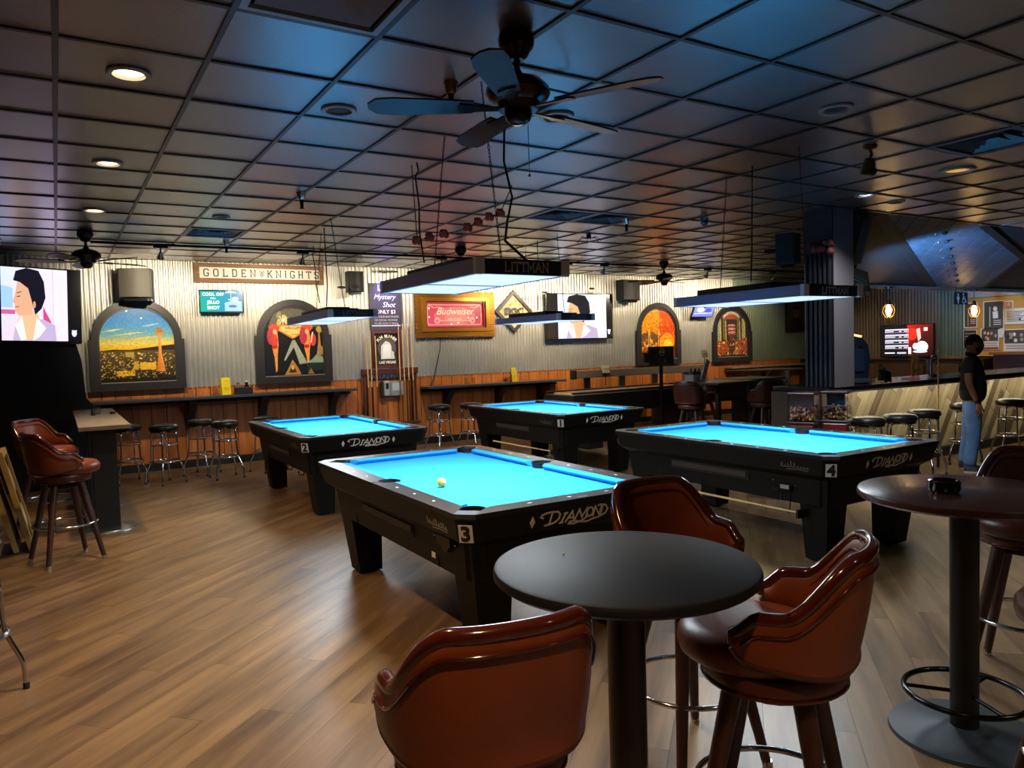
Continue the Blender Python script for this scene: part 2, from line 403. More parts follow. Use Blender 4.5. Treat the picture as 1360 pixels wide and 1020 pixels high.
# ---- ceiling: grid of dark tiles in a T-bar frame; stepped open above the bar
GX, GY, G = 0.064, 3.164, .61
TILE = mat('ceiling_tile', '#453e3b', .30, bump=.16, bscale=60, var=.12, vscale=2.5, spec=1.0, coat=1.)
TILE.node_tree.nodes['Principled BSDF'].inputs['IOR'].default_value = 1.9
TILE.node_tree.nodes['Principled BSDF'].inputs['Coat Roughness'].default_value = .34
TBAR = mat('ceiling_tee', '#2b2a2b', .4)
ceil = struct(MB().box(((X0 + WX) / 2, (Y0 + WY) / 2, ZC + .16), (WX - X0 + .4, WY - Y0 + .4, .05)).build('ceiling', mat('plenum_black', '#050505', .9)))
VX = lambda y: 7.42 + max(0., min(y, 6.95) - 5.0) * 1.29
def in_vault(x, y): return 5.0 < y < 6.95 and x > VX(y)
tiles = []
for i in range(-2, 27):
    for j in range(-12, 15):
        x0, y0 = GX + i * G, GY + j * G; x1, y1 = min(x0 + G, WX), min(y0 + G, WY); x0 = max(x0, X0); y0 = max(y0, Y0)
        if x1 - x0 < .05 or y1 - y0 < .05: continue
        cx, cy = (x0 + x1) / 2, (y0 + y1) / 2
        if in_vault(cx, cy):
            continue
        tiles.append((cx, cy, x1 - x0, y1 - y0))
SKIPT = []                                             # cells taken by air vents
def cell(x, y): return (math.floor((x - GX) / G), math.floor((y - GY) / G))
VENTS = [(.98, 2.86), (5.85, 2.86), (4.34, 6.52), (4.95, 6.52), (1.59, 9.26 - .3)]
VC = {cell(*v) for v in VENTS}
tiles = [t for t in tiles if cell(t[0], t[1]) not in VC]
tv = sorted([t for t in tiles if inview((t[0], t[1], ZC), 120)], key=lambda t: t[0] ** 2 + t[1] ** 2); tn = set(tv[:300]); TME = {}
def tile_mb(mb, cx, cy, a, b, z):
    e = .013; hx, hy = a / 2 - e, b / 2 - e
    lo = [mb.bm.verts.new((cx + sx * hx, cy + sy * hy, z + .004)) for sx, sy in ((-1, -1), (1, -1), (1, 1), (-1, 1))]
    hi = [mb.bm.verts.new((cx + sx * (hx + .008), cy + sy * (hy + .008), z + .016)) for sx, sy in ((-1, -1), (1, -1), (1, 1), (-1, 1))]
    mb.bm.faces.new(lo[::-1]); mb.bm.faces.new(hi)
    for i in range(4): mb.bm.faces.new((lo[i], lo[(i + 1) % 4], hi[(i + 1) % 4], hi[i]))
rt = random.Random(3)
for cx, cy, a, b in tv[:300]:
    k = (round(a, 3), round(b, 3))
    if k not in TME: q = MB(); tile_mb(q, 0, 0, a, b, 0); TME[k] = q.mesh('tile', TILE)
    link('tile', TME[k], ceil, loc=(cx, cy, ZC + rt.uniform(-.001, .001)), rot=(rt.uniform(-.004, .004), rt.uniform(-.004, .004), 0))
q = MB()
for t in tiles:
    if t not in tn: tile_mb(q, *t, ZC)
q.build('far_tiles', TILE, ceil)['kind'] = 'stuff'
q = MB()
for i in range(-1, 27):
    x = GX + i * G
    if X0 < x < WX:
        if x > 7.42:
            ys = min(6.95, 5.0 + (x - 7.42) / 1.29) if x < 9.9 else 6.95
            if x > 9.9: q.box((x, (6.95 + WY) / 2, ZC - .0005), (.024, WY - 6.95, .009))
            else: q.box((x, (ys + WY) / 2, ZC - .0005), (.024, WY - ys, .009))
            q.box((x, (Y0 + 5.0) / 2, ZC - .0005), (.024, 5.0 - Y0, .009))
        else: q.box((x, (Y0 + WY) / 2, ZC - .0005), (.024, WY - Y0, .009))
for j in range(-12, 15):
    y = GY + j * G
    if Y0 < y < WY:
        xe = VX(y) if 5.0 < y < 6.95 else WX
        q.box(((X0 + xe) / 2, y, ZC), (xe - X0, .024, .009))
q.build('tee_grid', TBAR, ceil)
# ---- the slope of boards over the bar, with its beam and hips
SL = .58 / 1.9
def pz(y): return 2.98 - (y - 5.0) * SL
def slope_prism(mb, poly, d0, d1):
    n = Vector((0, -SL, -1)).normalized()
    a = [mb.bm.verts.new(Vector((x, y, pz(y))) + n * d0) for x, y in poly]; b = [mb.bm.verts.new(Vector((x, y, pz(y))) + n * d1) for x, y in poly]; k = len(poly)
    mb.bm.faces.new(a); mb.bm.faces.new(b[::-1])
    for i in range(k): mb.bm.faces.new((a[i], a[(i + 1) % k], b[(i + 1) % k], b[i]))
q = MB(); slope_prism(q, [(7.42, 5.0), (WX, 5.0), (WX, 6.92), (9.9, 6.92)], -.05, -.012)
vault = struct(q.build('ceiling_slope', mat('slope_brown', '#120c09', .7)))
VB = wood_mat('slope_board', '#3c464e', '#566470', .5, 2., 14., 'X', .14)
band = [(7.9, 5.0), (10.1, 5.0), (12.75, 5.75), (13.9, 6.9), (12.3, 6.9)]
bd = math.radians(46); nx, ny = -math.sin(bd), math.cos(bd)
for k in range(-12, 26):
    s0 = -4.9 + k * .2 - 1.2; pl = clip(clip(band, nx, ny, s0 + .188), -nx, -ny, -s0)
    if len(pl) > 2 and abs(sum(a[0] * b[1] - b[0] * a[1] for a, b in zip(pl, pl[1:] + pl[:1]))) > .02:
        q = MB(); slope_prism(q, pl, -.012, .008); q.build('board', VB, vault)
HIP = mat('hip_timber', '#1d1410', .6)
def rail_on_slope(a, b, wdt, name):
    d = Vector((b[0] - a[0], b[1] - a[1])).normalized(); n = Vector((-d.y, d.x)) * wdt / 2
    q = MB(); slope_prism(q, [(a[0] + n.x, a[1] + n.y), (b[0] + n.x, b[1] + n.y), (b[0] - n.x, b[1] - n.y), (a[0] - n.x, a[1] - n.y)], -.01, .013); return q.build(name, HIP, vault)
rail_on_slope((7.9, 5.02), (12.3, 6.9), .12, 'hip_timber'); rail_on_slope((10.1, 5.02), (12.75, 5.75), .09, 'hip_timber'); rail_on_slope((12.75, 5.75), (13.9, 6.9), .09, 'hip_timber')
q = MB()
for k in range(8):
    t = .12 + k * .11; x, y = 9.2 + (12.9 - 9.2) * t, 5.05 + 1.75 * t
    n = Vector((0, -SL, -1)).normalized(); c = Vector((x, y, pz(y))) + n * .02
    q.sphere(c, (.035, .035, .025), 8, mi=0); q.sphere(c + Vector((-.08, .06, -.01)), .018, 6, mi=1)
o = q.build('knots_and_screws', [mat('knot_dark', '#0b0d12', .6), mat('screw_bright', '#e8eef5', .2, metal=1.)], vault); o['kind'] = 'stuff'
beam = struct(MB().box(((9.9 + WX) / 2, 6.98, 2.68), (WX - 9.9, .13, .6)).box(((9.9 + WX) / 2, 6.97, 2.375), (WX - 9.9, .2, .035), mi=1).build('trim_beam', [mat('beam_brown', '#1f1511', .6), mat('beam_edge', '#6d6257', .5)]))
MB().box(((7.42 + WX) / 2, 4.98, ZC + .05), (WX - 7.42, .03, .12)).build('trim_ceiling_edge', TBAR)['kind'] = 'structure'
# ---- back wall: wainscot boards, corrugated metal, base
METAL = mat('corrugated_metal', '#d6d3cb', .32, metal=.84, var=.10, vscale=2.)
METALG = mat('corrugated_metal_greenlit', '#7f8b76', .42, metal=.7, var=.12, vscale=2.)  # same sheet metal, with the greenish light put into its colour
WAINS = wood_mat('wainscot_board', '#8a481d', '#b97034', .45, 1.5, 14., 'Z', .14)
WZ = 1.165
wall = struct(MB().box(((X0 + WX) / 2, WY + .12, ZC / 2), (WX - X0, .16, ZC)).build('wall_back', mat('wall_black', '#0b0a0a', .8)))
def corr(mb, f, u0, u1, z0, z1, pitch=.066, amp=.0185):
    n = int((u1 - u0) / pitch * 12)
    mb.grid(lambda a, b: f(u0 + (u1 - u0) * a, amp * math.tanh(1.7 * math.sin((u0 + (u1 - u0) * a) / pitch * 2 * PI)) / .94, z0 + (z1 - z0) * b), n, 1)
q = MB(); corr(q, lambda u, d, z: Vector((u, WY + .012 + d, z)), X0, 12.9, WZ - .01, ZC); q.build('corrugated_sheet', METAL, wall, smooth=80)
q = MB(); corr(q, lambda u, d, z: Vector((u, WY + .012 + d, z)), 12.9, WX, WZ - .01, ZC); q.build('corrugated_sheet', METALG, wall, smooth=80)
x = X0; rb = random.Random(5)
while x < WX - .02:
    wd = rb.choice([.16, .2, .2, .24]); wd = min(wd, WX - x)
    MB().box((0, 0, 0), (wd - .008, .022, WZ - .1), bev=.003).build('board', WAINS, wall, loc=(x + wd / 2, WY + .03, .1 + (WZ - .1) / 2)); x += wd
struct(MB().box(((X0 + WX) / 2, WY + .005, .055), (WX - X0, .03, .11)).build('baseboard_back', mat('base_black', '#0d0c0c', .5)))
# ---- right wall
wr = struct(MB().box((WX + .1, (Y0 + WY) / 2, ZC / 2), (.1, WY - Y0 + .4, ZC)).build('wall_right', mat('wall_brown', '#2c1a10', .7)))
q = MB(); corr(q, lambda u, d, z: Vector((WX + .012 + d, u, z)), 8.62, WY, WZ - .01, ZC, .07); q.build('corrugated_sheet', mat('corrugated_metal_brown', '#9b8f80', .42, metal=.65, var=.12, vscale=2.), wr, smooth=80)
q = MB(); corr(q, lambda u, d, z: Vector((WX + .012 + d, u, z)), 8.08, 8.62, WZ - .01, ZC, .07); q.build('corrugated_sheet', METALG, wr, smooth=80)
MB().box((WX + .02, (4.9 + 8.08) / 2, (WZ + 2.32) / 2), (.05, 8.08 - 4.9, 2.32 - WZ)).build('yellow_plaster', mat('yellow_plaster', '#c08a34', .7, var=.1, vscale=3), wr)
MB().box((WX - .01, (4.9 + 8.08) / 2, 2.46), (.04, 8.08 - 4.9, .27)).build('header_panel', mat('header_grey', '#a89f90', .6, var=.1), wr)
y = 8.0
while y < WY:
    MB().box((0, 0, 0), (.024, .19, WZ - .1), bev=.003).build('board', WAINS, wr, loc=(WX + .02, y + .1, .1 + (WZ - .1) / 2)); y += .2
struct(MB().box((WX - .01, (Y0 + WY) / 2, .055), (.03, WY - Y0, .11)).build('baseboard_right', mat('base_black', '#0d0c0c', .5)))
# ---- left wall and the wall behind the viewer
struct(MB().box((X0 - .06, (Y0 + WY) / 2, ZC / 2), (.1, WY - Y0 + .4, ZC)).build('wall_left', mat('wall_left_paint', '#2b2521', .7)))
struct(MB().box(((X0 + WX) / 2, Y0 - .06, ZC / 2), (WX - X0 + .2, .1, ZC)).build('wall_front', mat('wall_front_paint', '#4a4039', .7)))
# ---- pillar between the hall and the bar
PIL = mat('pillar_grey', '#6e696c', .6)
pil = struct(MB().box((7.225, 5.165, (ZC + 1.069) / 2), (.35, .33, ZC - 1.069)).build('trim_pillar', PIL))
q = MB().box((7.04, 5.165, 2.02), (.02, .34, 1.9)); q.build('black_backing', BLACKP, pil)
for k in range(6):
    MB().tube([(7.02, 5.02 + k * .058, 1.075), (7.02, 5.02 + k * .058, 2.5)], .017, 8).build('rib', mat('rib_metal', '#55565c', .3, metal=.9), pil, smooth=60)
# ================================================================ pool tables
CLOTH = mat('blue_cloth', '#2f9fe0', .9, spec=.15, bump=.03, bscale=500)
RAILM = mat('black_rail_laminate', '#1c1e22', .3, bump=.03, bscale=200)
CABM = mat('black_table_cabinet', '#0a0a0b', .5, spec=.25)
LOGO = mat('silver_lettering', '#f0ebe0', .4)
LOGOD = mat('faint_grey_lettering', '#6a645e', .5)
POCK = mat('black_pocket', '#0a0c12', .7)
HW, HL, CH, TZ = .673, 1.172, .0765, .80
def octo(i, z=None):
    w, l, c = HW - i, HL - i, CH
    p = [(-w, -l + c), (-w + c, -l), (w - c, -l), (w, -l + c), (w, l - c), (w - c, l), (-w + c, l), (-w, l - c)]
    return p
def face_m(p, xdir, up):
    X = Vector(xdir).normalized(); U = Vector(up).normalized(); N = X.cross(U).normalized(); U = N.cross(X)
    return Matrix(((X.x, U.x, N.x, p[0]), (X.y, U.y, N.y, p[1]), (X.z, U.z, N.z, p[2]), (0, 0, 0, 1)))
def diamond_word():
    """the swashed table-maker's lettering as strokes, about 1 wide"""
    s = []
    s.append([(.02, .42), (-.02, .5), (.0, .58), (.06, .64), (.14, .66), (.24, .62), (.27, .5), (.26, .3), (.2, .16), (.1, .1), (.04, .1), (.12, .14), (.15, .64)])
    s.append([(.3, .1), (.36, .5)]); s.append([(.27, .1), (.33, .1)]); s.append([(.33, .5), (.39, .5)])
    s.append([(.36, .08), (.46, .54), (.5, .1)]); s.append([(.4, .26), (.5, .26)])
    s.append([(.5, .06), (.57, .56), (.62, .2), (.69, .58), (.69, .14)])
    s.append(arc(.745, .38, .05, 0, 360, 14, .2)); s.append([(.72, .2), (.62, .04), (.5, -.04), (.42, .0), (.44, .08), (.52, .08), (.6, .0), (.72, -.04), (.8, .04), (.9, .08), (1.0, .2), (1.03, .4), (.99, .58), (.9, .64), (.86, .6)])
    s.append([(.8, .14), (.82, .6), (.9, .16), (.92, .62)])
    s.append([(.92, .12), (.95, .62)])
    return s
def squiggle(n, seed):
    r = random.Random(seed); am = [r.choice([.5, .5, .6, .7, 1.0, 1.7]) for _ in range(n + 2)]; am[0] = 2.0; am[n // 2] = 2.2; out = []
    for k in range(n * 10 + 1):
        u = k / 10; a = am[int(u)] * (1 - u % 1) + am[int(u) + 1] * (u % 1)
        out.append(((u + .32 * math.sin(2 * PI * u)) / n, .3 + .17 * a * (1 - math.cos(2 * PI * u)) - .05))
    return [out, [(.2, .02), (.6, .1), (.95, .05)]]
def pool_table(label, num, loc, extra):
    t = thing('pool_table', label, 'pool table', loc, 0, 'blue cloth pool tables')
    # flared cabinet
    q = MB(); rings = [[q.bm.verts.new((x, y, z)) for x, y in octo(i)] for i, z in ((.004, .778), (.012, .75), (.035, .655), (.10, .61), (.12, .42))]
    for a, b in zip(rings, rings[1:]):
        for k in range(8): q.bm.faces.new((a[k], a[(k + 1) % 8], b[(k + 1) % 8], b[k]))
    inn = [[q.bm.verts.new((x, y, z)) for x, y in octo(.09)] for z in (.774, .735)]
    for a, b in ((inn[0], rings[0]), (inn[1], inn[0])):
        for k in range(8): q.bm.faces.new((a[k], a[(k + 1) % 8], b[(k + 1) % 8], b[k]))
    q.bm.faces.new(rings[-1]); q.bm.faces.new(inn[1])
    cab = q.build('cabinet', CABM, t)
    for sx in (-1, 1):
        for sy in (-1, 1):
            cx, cy = sx * .435, sy * .925
            q = MB(); q.bm.free(); q.bm = bmesh.new()
            top = [(cx - .125, cy - .125), (cx + .125, cy - .125), (cx + .125, cy + .125), (cx - .125, cy + .125)]
            bx, by = cx - sx * .035, cy - sy * .03
            bot = [(bx - .085, by - .085), (bx + .085, by - .085), (bx + .085, by + .085), (bx - .085, by + .085)]
            A = [q.bm.verts.new((x, y, .62)) for x, y in top]; B = [q.bm.verts.new((x, y, .015)) for x, y in bot]
            for k in range(4): q.bm.faces.new((A[k], A[(k + 1) % 4], B[(k + 1) % 4], B[k]))
            q.bm.faces.new(A[::-1]); q.bm.faces.new(B)
            q.cyl((bx, by, 0), (bx, by, .016), .06, n=12)
            q.build('leg', CABM, t)
    # rails
    BW, BL = .5525, 1.048                                # inner edge of the rail wood
    PR = .062
    pk = {'corner': [(sx * (.495 + .045), sy * (.9906 + .045)) for sx in (-1, 1) for sy in (-1, 1)], 'side': [(sx * (.495 + .066), 0) for sx in (-1, 1)]}
    def rail(poly):
        MB().prism(poly, .775, TZ).build('rail', RAILM, t)
    oc = CH
    for s in (-1, 1):
        for h in (-1, 1):
            # long side half: from side pocket to corner cut
            pts = [(s * HW, h * .006), (s * HW, h * (HL - oc)), (s * (BW + .065), h * (BL - .02)), (s * (BW + .015), h * (BL - .075)), (s * BW, h * (BL - .11)), (s * BW, h * .075), (s * (BW + .06), h * .055), (s * (BW + .075), h * .006)]
            rail(pts if s * h > 0 else pts[::-1])
        pts = [((HW - oc) * -1, s * HL), (HW - oc, s * HL), (BW - .02, s * (BL + .06)), (BW - .075, s * (BL + .015)), (BW - .11, s * BL), (-(BW - .11), s * BL), (-(BW - .075), s * (BL + .015)), (-(BW - .02), s * (BL + .06))]
        rail(pts if s < 0 else pts[::-1])
    for sx in (-1, 1):
        for sy in (-1, 1):
            pts = [(sx * HW, sy * (HL - oc)), (sx * (HW - oc), sy * HL), (sx * (BW - .02), sy * (BL + .06)), (sx * (BW + .065), sy * (BL - .02))]
            q = MB().prism(pts if sx * sy < 0 else pts[::-1], .775, TZ - .0005); q.build('corner_casting', mat('grey_casting', '#5d6268', .35, metal=.7), t)
    MB().prism([(-BW - .03, -BL - .03), (BW + .03, -BL - .03), (BW + .03, BL + .03), (-BW - .03, BL + .03)], .74, .7625).build('bed_cloth', CLOTH, t)
    # six cushions
    def cushion(a, b, inward):
        a, b = Vector(a), Vector(b); d = (b - a).normalized(); n = Vector(inward)
        prof = [(0, .779), (0, .7985), (.012, .7995), (.05, .797), (.0575, .792), (.0575, .787), (.032, .7645), (.0, .7645)]
        q = MB(); R = []
        for p, e in ((a, 1), (b, -1)):
            R.append([q.bm.verts.new((p.x + n.x * u + d.x * e * u * .75, p.y + n.y * u + d.y * e * u * .75, z)) for u, z in prof])
        k = len(prof)
        for i in range(k): q.bm.faces.new((R[0][i], R[0][(i + 1) % k], R[1][(i + 1) % k], R[1][i]))
        q.bm.faces.new(R[0][::-1]); q.bm.faces.new(R[1]); q.build('cushion', CLOTH, t)
    for s in (-1, 1):
        cushion((s * BW, .068), (s * BW, BL - .105), (-s, 0)); cushion((s * BW, -BL + .105), (s * BW, -.068), (-s, 0))
        cushion((-BW + .105, s * BL), (BW - .105, s * BL), (0, -s))
    for kind, pts in pk.items():
        for px, py in pts:
            q = MB().lathe([(0, .7605), (.061, .7605), (.066, .785), (.072, .7985), (.066, .7985), (.064, .7635), (0, .7632)], (px, py, 0), 20)
            q.build('pocket', POCK, t, smooth=40)
    S = .24765; sm = mat('pearl_sight', '#e8e8e0', .3)
    for s in (-1, 1):
        for k in (-3, -2, -1, 1, 2, 3):
            MB().prism([(-.009, 0), (0, -.016), (.009, 0), (0, .016)], TZ - .001, TZ + .0008).build('sight', sm, t, loc=(s * .612, k * S, 0))
        for k in (-1, 0, 1):
            MB().prism([(-.016, 0), (0, -.009), (.016, 0), (0, .009)], TZ - .001, TZ + .0008).build('sight', sm, t, loc=(k * S, s * 1.108, 0))
    MB().box((.06, -1.142, TZ), (.062, .014, .0025)).build('rail_plaque', mat('pale_plaque', '#b8bcc0', .3, metal=.8), t)
    # lettering on the near end
    up = (0, -.023, .095)
    M = face_m((0, -1.1495, .706), (1, 0, 0), up)
    w = [[((x - .5) * .41, (y - .3) * .125) for x, y in pl] for pl in diamond_word()]
    MB().strokes(w, .009, .0005, .003).build('lettering', LOGO, t).matrix_local = M
    for sx in (-1, 1):
        MB().prism([(-.016, 0), (0, -.032), (.016, 0), (0, .032)], .0005, .003).build('diamond_badge', LOGO, t).matrix_local = M @ T(sx * .262, .004, 0)
    # number plate on the left front chamfer
    cx, cy = -HW + CH / 2 + .009, -HL + CH / 2 + .009
    M = face_m((cx, cy, .703), (1, -1, 0), (-.014, -.014, .1))
    pl = MB().box((0, 0, 0), (.072, .092, .004), bev=.0015).build('number_plate', WHITE, t); pl.matrix_local = M @ T(0, 0, .004)
    text('digit', num, .105, T(0, -.003, .003), BLACKP, pl, .0006, bold=.0045)
    # signature on the long side, slot in the cabinet
    ML = lambda y, z: face_m((-.6465, y, z), (0, -1, 0), (-.023, 0, .095))
    sq = [[((x - .5) * .24, (y - .3) * .07) for x, y in pl] for pl in squiggle(9, int(num))]
    MB().strokes(sq, .004, .0005, .0015).build('signature', LOGOD if num != '3' else mat('sig3', '#b0a89c', .5), t).matrix_local = ML(-.85, .695)
    q = MB().box((-.557, .05, .565), (.03, .84, .075), 0).box((-.574, .05, .569), (.012, .8, .04), 1)
    q.build('ball_return_slot', [BLACKP, mat('slot_lip', '#3d342f' if num != '4' else '#5b5650', .4)], t)
    for dy in (.62, -.66):
        MB().box((-.556, dy, .515), (.012, .012, .18)).build('panel_joint', BLACKP, t)
    extra(t)
    return t
def ex3(t):
    q = MB().cyl((-.55, -.83, .585), (-.60, -.83, .585), .05, .042, 18).box((-.585, -.83, .605), (.05, .16, .05)); q.build('coin_mechanism', mat('coin_dark', '#1d1a19', .3, metal=.4), t, smooth=40)
    for y, z, m in ((-.69, .61, CHROME), (-.93, .6, CHROME)): MB().sphere((-.59, y, z), .008, 8).build('lock', m, t)
    MB().box((-.5615, -.61, .475), (.002, .045, .03)).build('sticker', WHITE, t)
def ex4(t):
    MB().box((-.572, -.70, .522), (.03, .13, .045)).build('coin_mechanism', mat('coin_dark', '#1d1a19', .3, metal=.4), t)
    MB().box((-.588, -.715, .53), (.004, .075, .03)).build('coin_label', mat('label_grey', '#8d8d8a', .5), t)
    MB().box((-.575, -.625, .50), (.02, .06, .022)).build('coin_return', CHROME, t)
    for y, z in ((-.36, .615), (-.5, .62), (-.6, .565), (-.79, .545)): MB().sphere((-.568, y, z), .007, 8).build('lock', CHROME, t)
    g = mat('faint_oie', '#4a4c4e', .5); M = face_m((-.6465, 1.0, .705), (0, -1, 0), (-.023, 0, .095))
    e = [arc(-.07, 0, .028, 0, 360, 20, .032), arc(-.07, 0, .018, 60, 330, 14, .02), [(-.025, -.022), (-.025, .022), (.0, .022), (.008, .01), (.008, -.01), (0, -.022), (-.025, -.022)], [(.022, -.022), (.022, .022)], [(.06, .022), (.036, .022), (.036, -.022), (.06, -.022)], [(.036, 0), (.055, 0)]]
    MB().strokes([[(x, y) for x, y in p] for p in e], .006, .0005, .0015).build('emblem', g, t).matrix_local = M
def ex2(t):
    M = face_m((HW - CH / 2 - .009, -HL + CH / 2 + .009, .703), (1, 1, 0), (.014, -.014, .1))
    MB().strokes([arc(0, .015, .02, 0, 360, 14), arc(0, -.025, .026, 0, 360, 14)], .006, .0005, .002).build('corner_badge', LOGOD, t).matrix_local = M
    for k in (0.0, .45): MB().tube([(-.42, .1 - k, .43), (-.42, .1 - k, .36), (-.44, .1 - k, .32), (-.48, .1 - k, .33), (-.49, .1 - k, .37)], .007, 6).build('hook', BLACKM, t)
def ex1(t): pass
pool_table('black pool table with blue cloth and number 3 plate, yellow ball on top', '3', (2.268, 4.292, 0), ex3)
pool_table('black pool table with blue cloth and number 4 plate, nearest the bar', '4', (5.048, 4.29, 0), ex4)
pool_table('black pool table with blue cloth and number 2 plate, by the cue rack wall', '2', (2.599, 8.185, 0), ex2)
pool_table('black pool table with blue cloth and number 1 plate, farthest to the middle', '1', (5.595, 8.234, 0), ex1)
# ball
t = thing('billiard_ball', 'yellow and white striped ball lying on the cloth of table 3', 'ball', (1.95, 4.06, .7622 + .0286))
q = MB(); q.sphere((0, 0, 0), .0286, 32); 
for f in q.bm.faces: f.material_index = 1 if abs(f.calc_center_median().z) > .016 else 0
b = q.build('ball_body', [mat('ball_yellow', '#e8a21c', .08, coat=.5), mat('ball_white', '#efe9d8', .08, coat=.5)], t, smooth=60); b.rotation_euler = (.5, .35, .3)
# bridge sticks hung under the cabinets
def stick(label, loc, y0, y1):
    t = thing('bridge_stick', label, 'bridge stick', loc)
    MB().cyl((0, y0, 0), (0, y1, 0), .006, .011, 10).build('shaft', wood_mat('pale_maple', '#c8a56a', '#e0c38a', .3, 2, 20, 'Y'), t, smooth=40)
    MB().box((0, y0, 0), (.11, .018, .06), bev=.004).build('bridge_head', BLACKP, t)
    for y in (y0 + .12, y1 - .15): MB().tube([(0, y, -.012), (.02, y, -.01), (.03, y, .06), (.03, y, .12)], .004, 6).build('hanger', BLACKM, t)
stick('pale wooden bridge stick hung low along the pool table nearest the bar', (4.46, 4.29, .36), -.86, .28)
stick('pale wooden bridge stick hung low under the farthest middle pool table', (5.02, 8.23, .34), -.9, .55)
# ---------------------------------------------------------------- lamps over the tables
LBODY = mat('lamp_body', '#2a2c33', .35, metal=.3); LSIDE = mat('lamp_side', '#9a9ac0', .5)
DIFF = mat('lamp_diffuser', '#dfe8ea', .25, bump=.5, bscale=90, emit='#e2eeee', estr=.72)
def chain(mb, a, b, n):
    a, b = Vector(a), Vector(b)
    for i in range(n):
        c = a + (b - a) * ((i + .5) / n); L = (b - a).length / n * .62; d = (b - a).normalized(); u = Vector((1, 0, 0)) if i % 2 else Vector((0, 1, 0)); u = (u - d * u.dot(d)).normalized()
        mb.tube([c + d * L * math.cos(k * PI / 3) + u * L * .45 * math.sin(k * PI / 3) for k in range(6)], .0022, 4, closed=True)
LAMPL = {3: 'white lit pool table lamp hanging over table 3 by long chains', 4: 'white lit pool table lamp hanging over table 4 near the pillar', 2: 'white lit pool table lamp hanging over table 2, before the arched showgirl painting', 1: 'white lit pool table lamp hanging over table 1, before the wall television'}
for n, (lx, ly, lz, LL, LW, yaw, rl, pt) in LAMPS.items():
    t = thing('pool_table_lamp', LAMPL[n], 'lamp', (lx, ly, lz), 0, 'pool table lamps', rot=(pt, -rl, yaw))
    h, wl = .078, .028
    for s in (-1, 1):
        MB().box((s * (LW / 2 - wl / 2), 0, h / 2), (wl, LL - .04, h), bev=.003).build('side_panel', LSIDE, t)
        e = MB().box((0, s * (LL / 2 - wl / 2), h / 2), (LW - .03, wl, h), bev=.003).build('end_panel', mat('lamp_end', '#303a44', .4), t)
        for s2 in (-1, 1):
            MB().box((s2 * (LW / 2 - .022), s * (LL / 2 - .008), h / 2), (.05, .036, h + .006), bev=.004).build('corner_post', mat('post_grey', '#e8eef2' if n in (3, 4) else '#3a3e46', .4), t)
    for s in (-1, 1):
        MB().box((0, s * (LL / 4 - .005), .006), (LW - .07, LL / 2 - .06, .008)).build('diffuser', DIFF, t)
    MB().box((0, 0, .008), (LW - .05, .035, .016)).build('divider', LSIDE, t)
    MB().box((0, 0, h - .004), (LW - .06, LL - .06, .006)).build('top_plate', LBODY, t)
    MB().box((0, .16, h + .03), (LW * .5, LL * .6, .055), bev=.004).box((0, -.4, h + .01), (LW * .4, .3, .02)).build('ballast_box', BLACKP, t)
    wv, wl2 = word('LITTMAN', .047, .005, .12)
    MB().strokes(wv, .0055, 0, .0015).build('lettering', mat('lamp_letter', '#c8d0d8', .4) if n in (3, 4) else mat('lamp_letter_d', '#8b939c', .4), t).matrix_local = FY.copy() if False else Matrix.Translation((.02, -LL / 2 - .0005, h / 2)) @ FY
    for s in (-1, 1):
        q = MB(); chain(q, (0, s * LL * .33, h + .02), (.12 * s, s * LL * .36, ZC - lz), 46)
        q.build('chain', mat('chain_dark', '#2a2a2d', .4, metal=.8), t)['kind'] = 'stuff'
    if n == 3:
        cp = [(.12, -.55, h), (.0, -.5, h + .12), (.1, -.35, .33), (.22, -.2, .5), (.17, -.2, .7), (.15, -.25, .9), (.3, -.7, .95), (-.3, -1.2, ZC - lz - .25)]
        fine = []
        for a, b in zip(cp, cp[1:]):
            for k in range(4): fine.append(Vector(a).lerp(Vector(b), k / 4))
        MB().tube(fine + [cp[-1]], .007, 6).build('power_cord', BLACKP, t, smooth=60)
    else:
        MB().tube([(0, .1, h + .09), (.03, .12, .4), (.02, .1, ZC - lz)], .006, 6).build('power_cord', BLACKP, t)
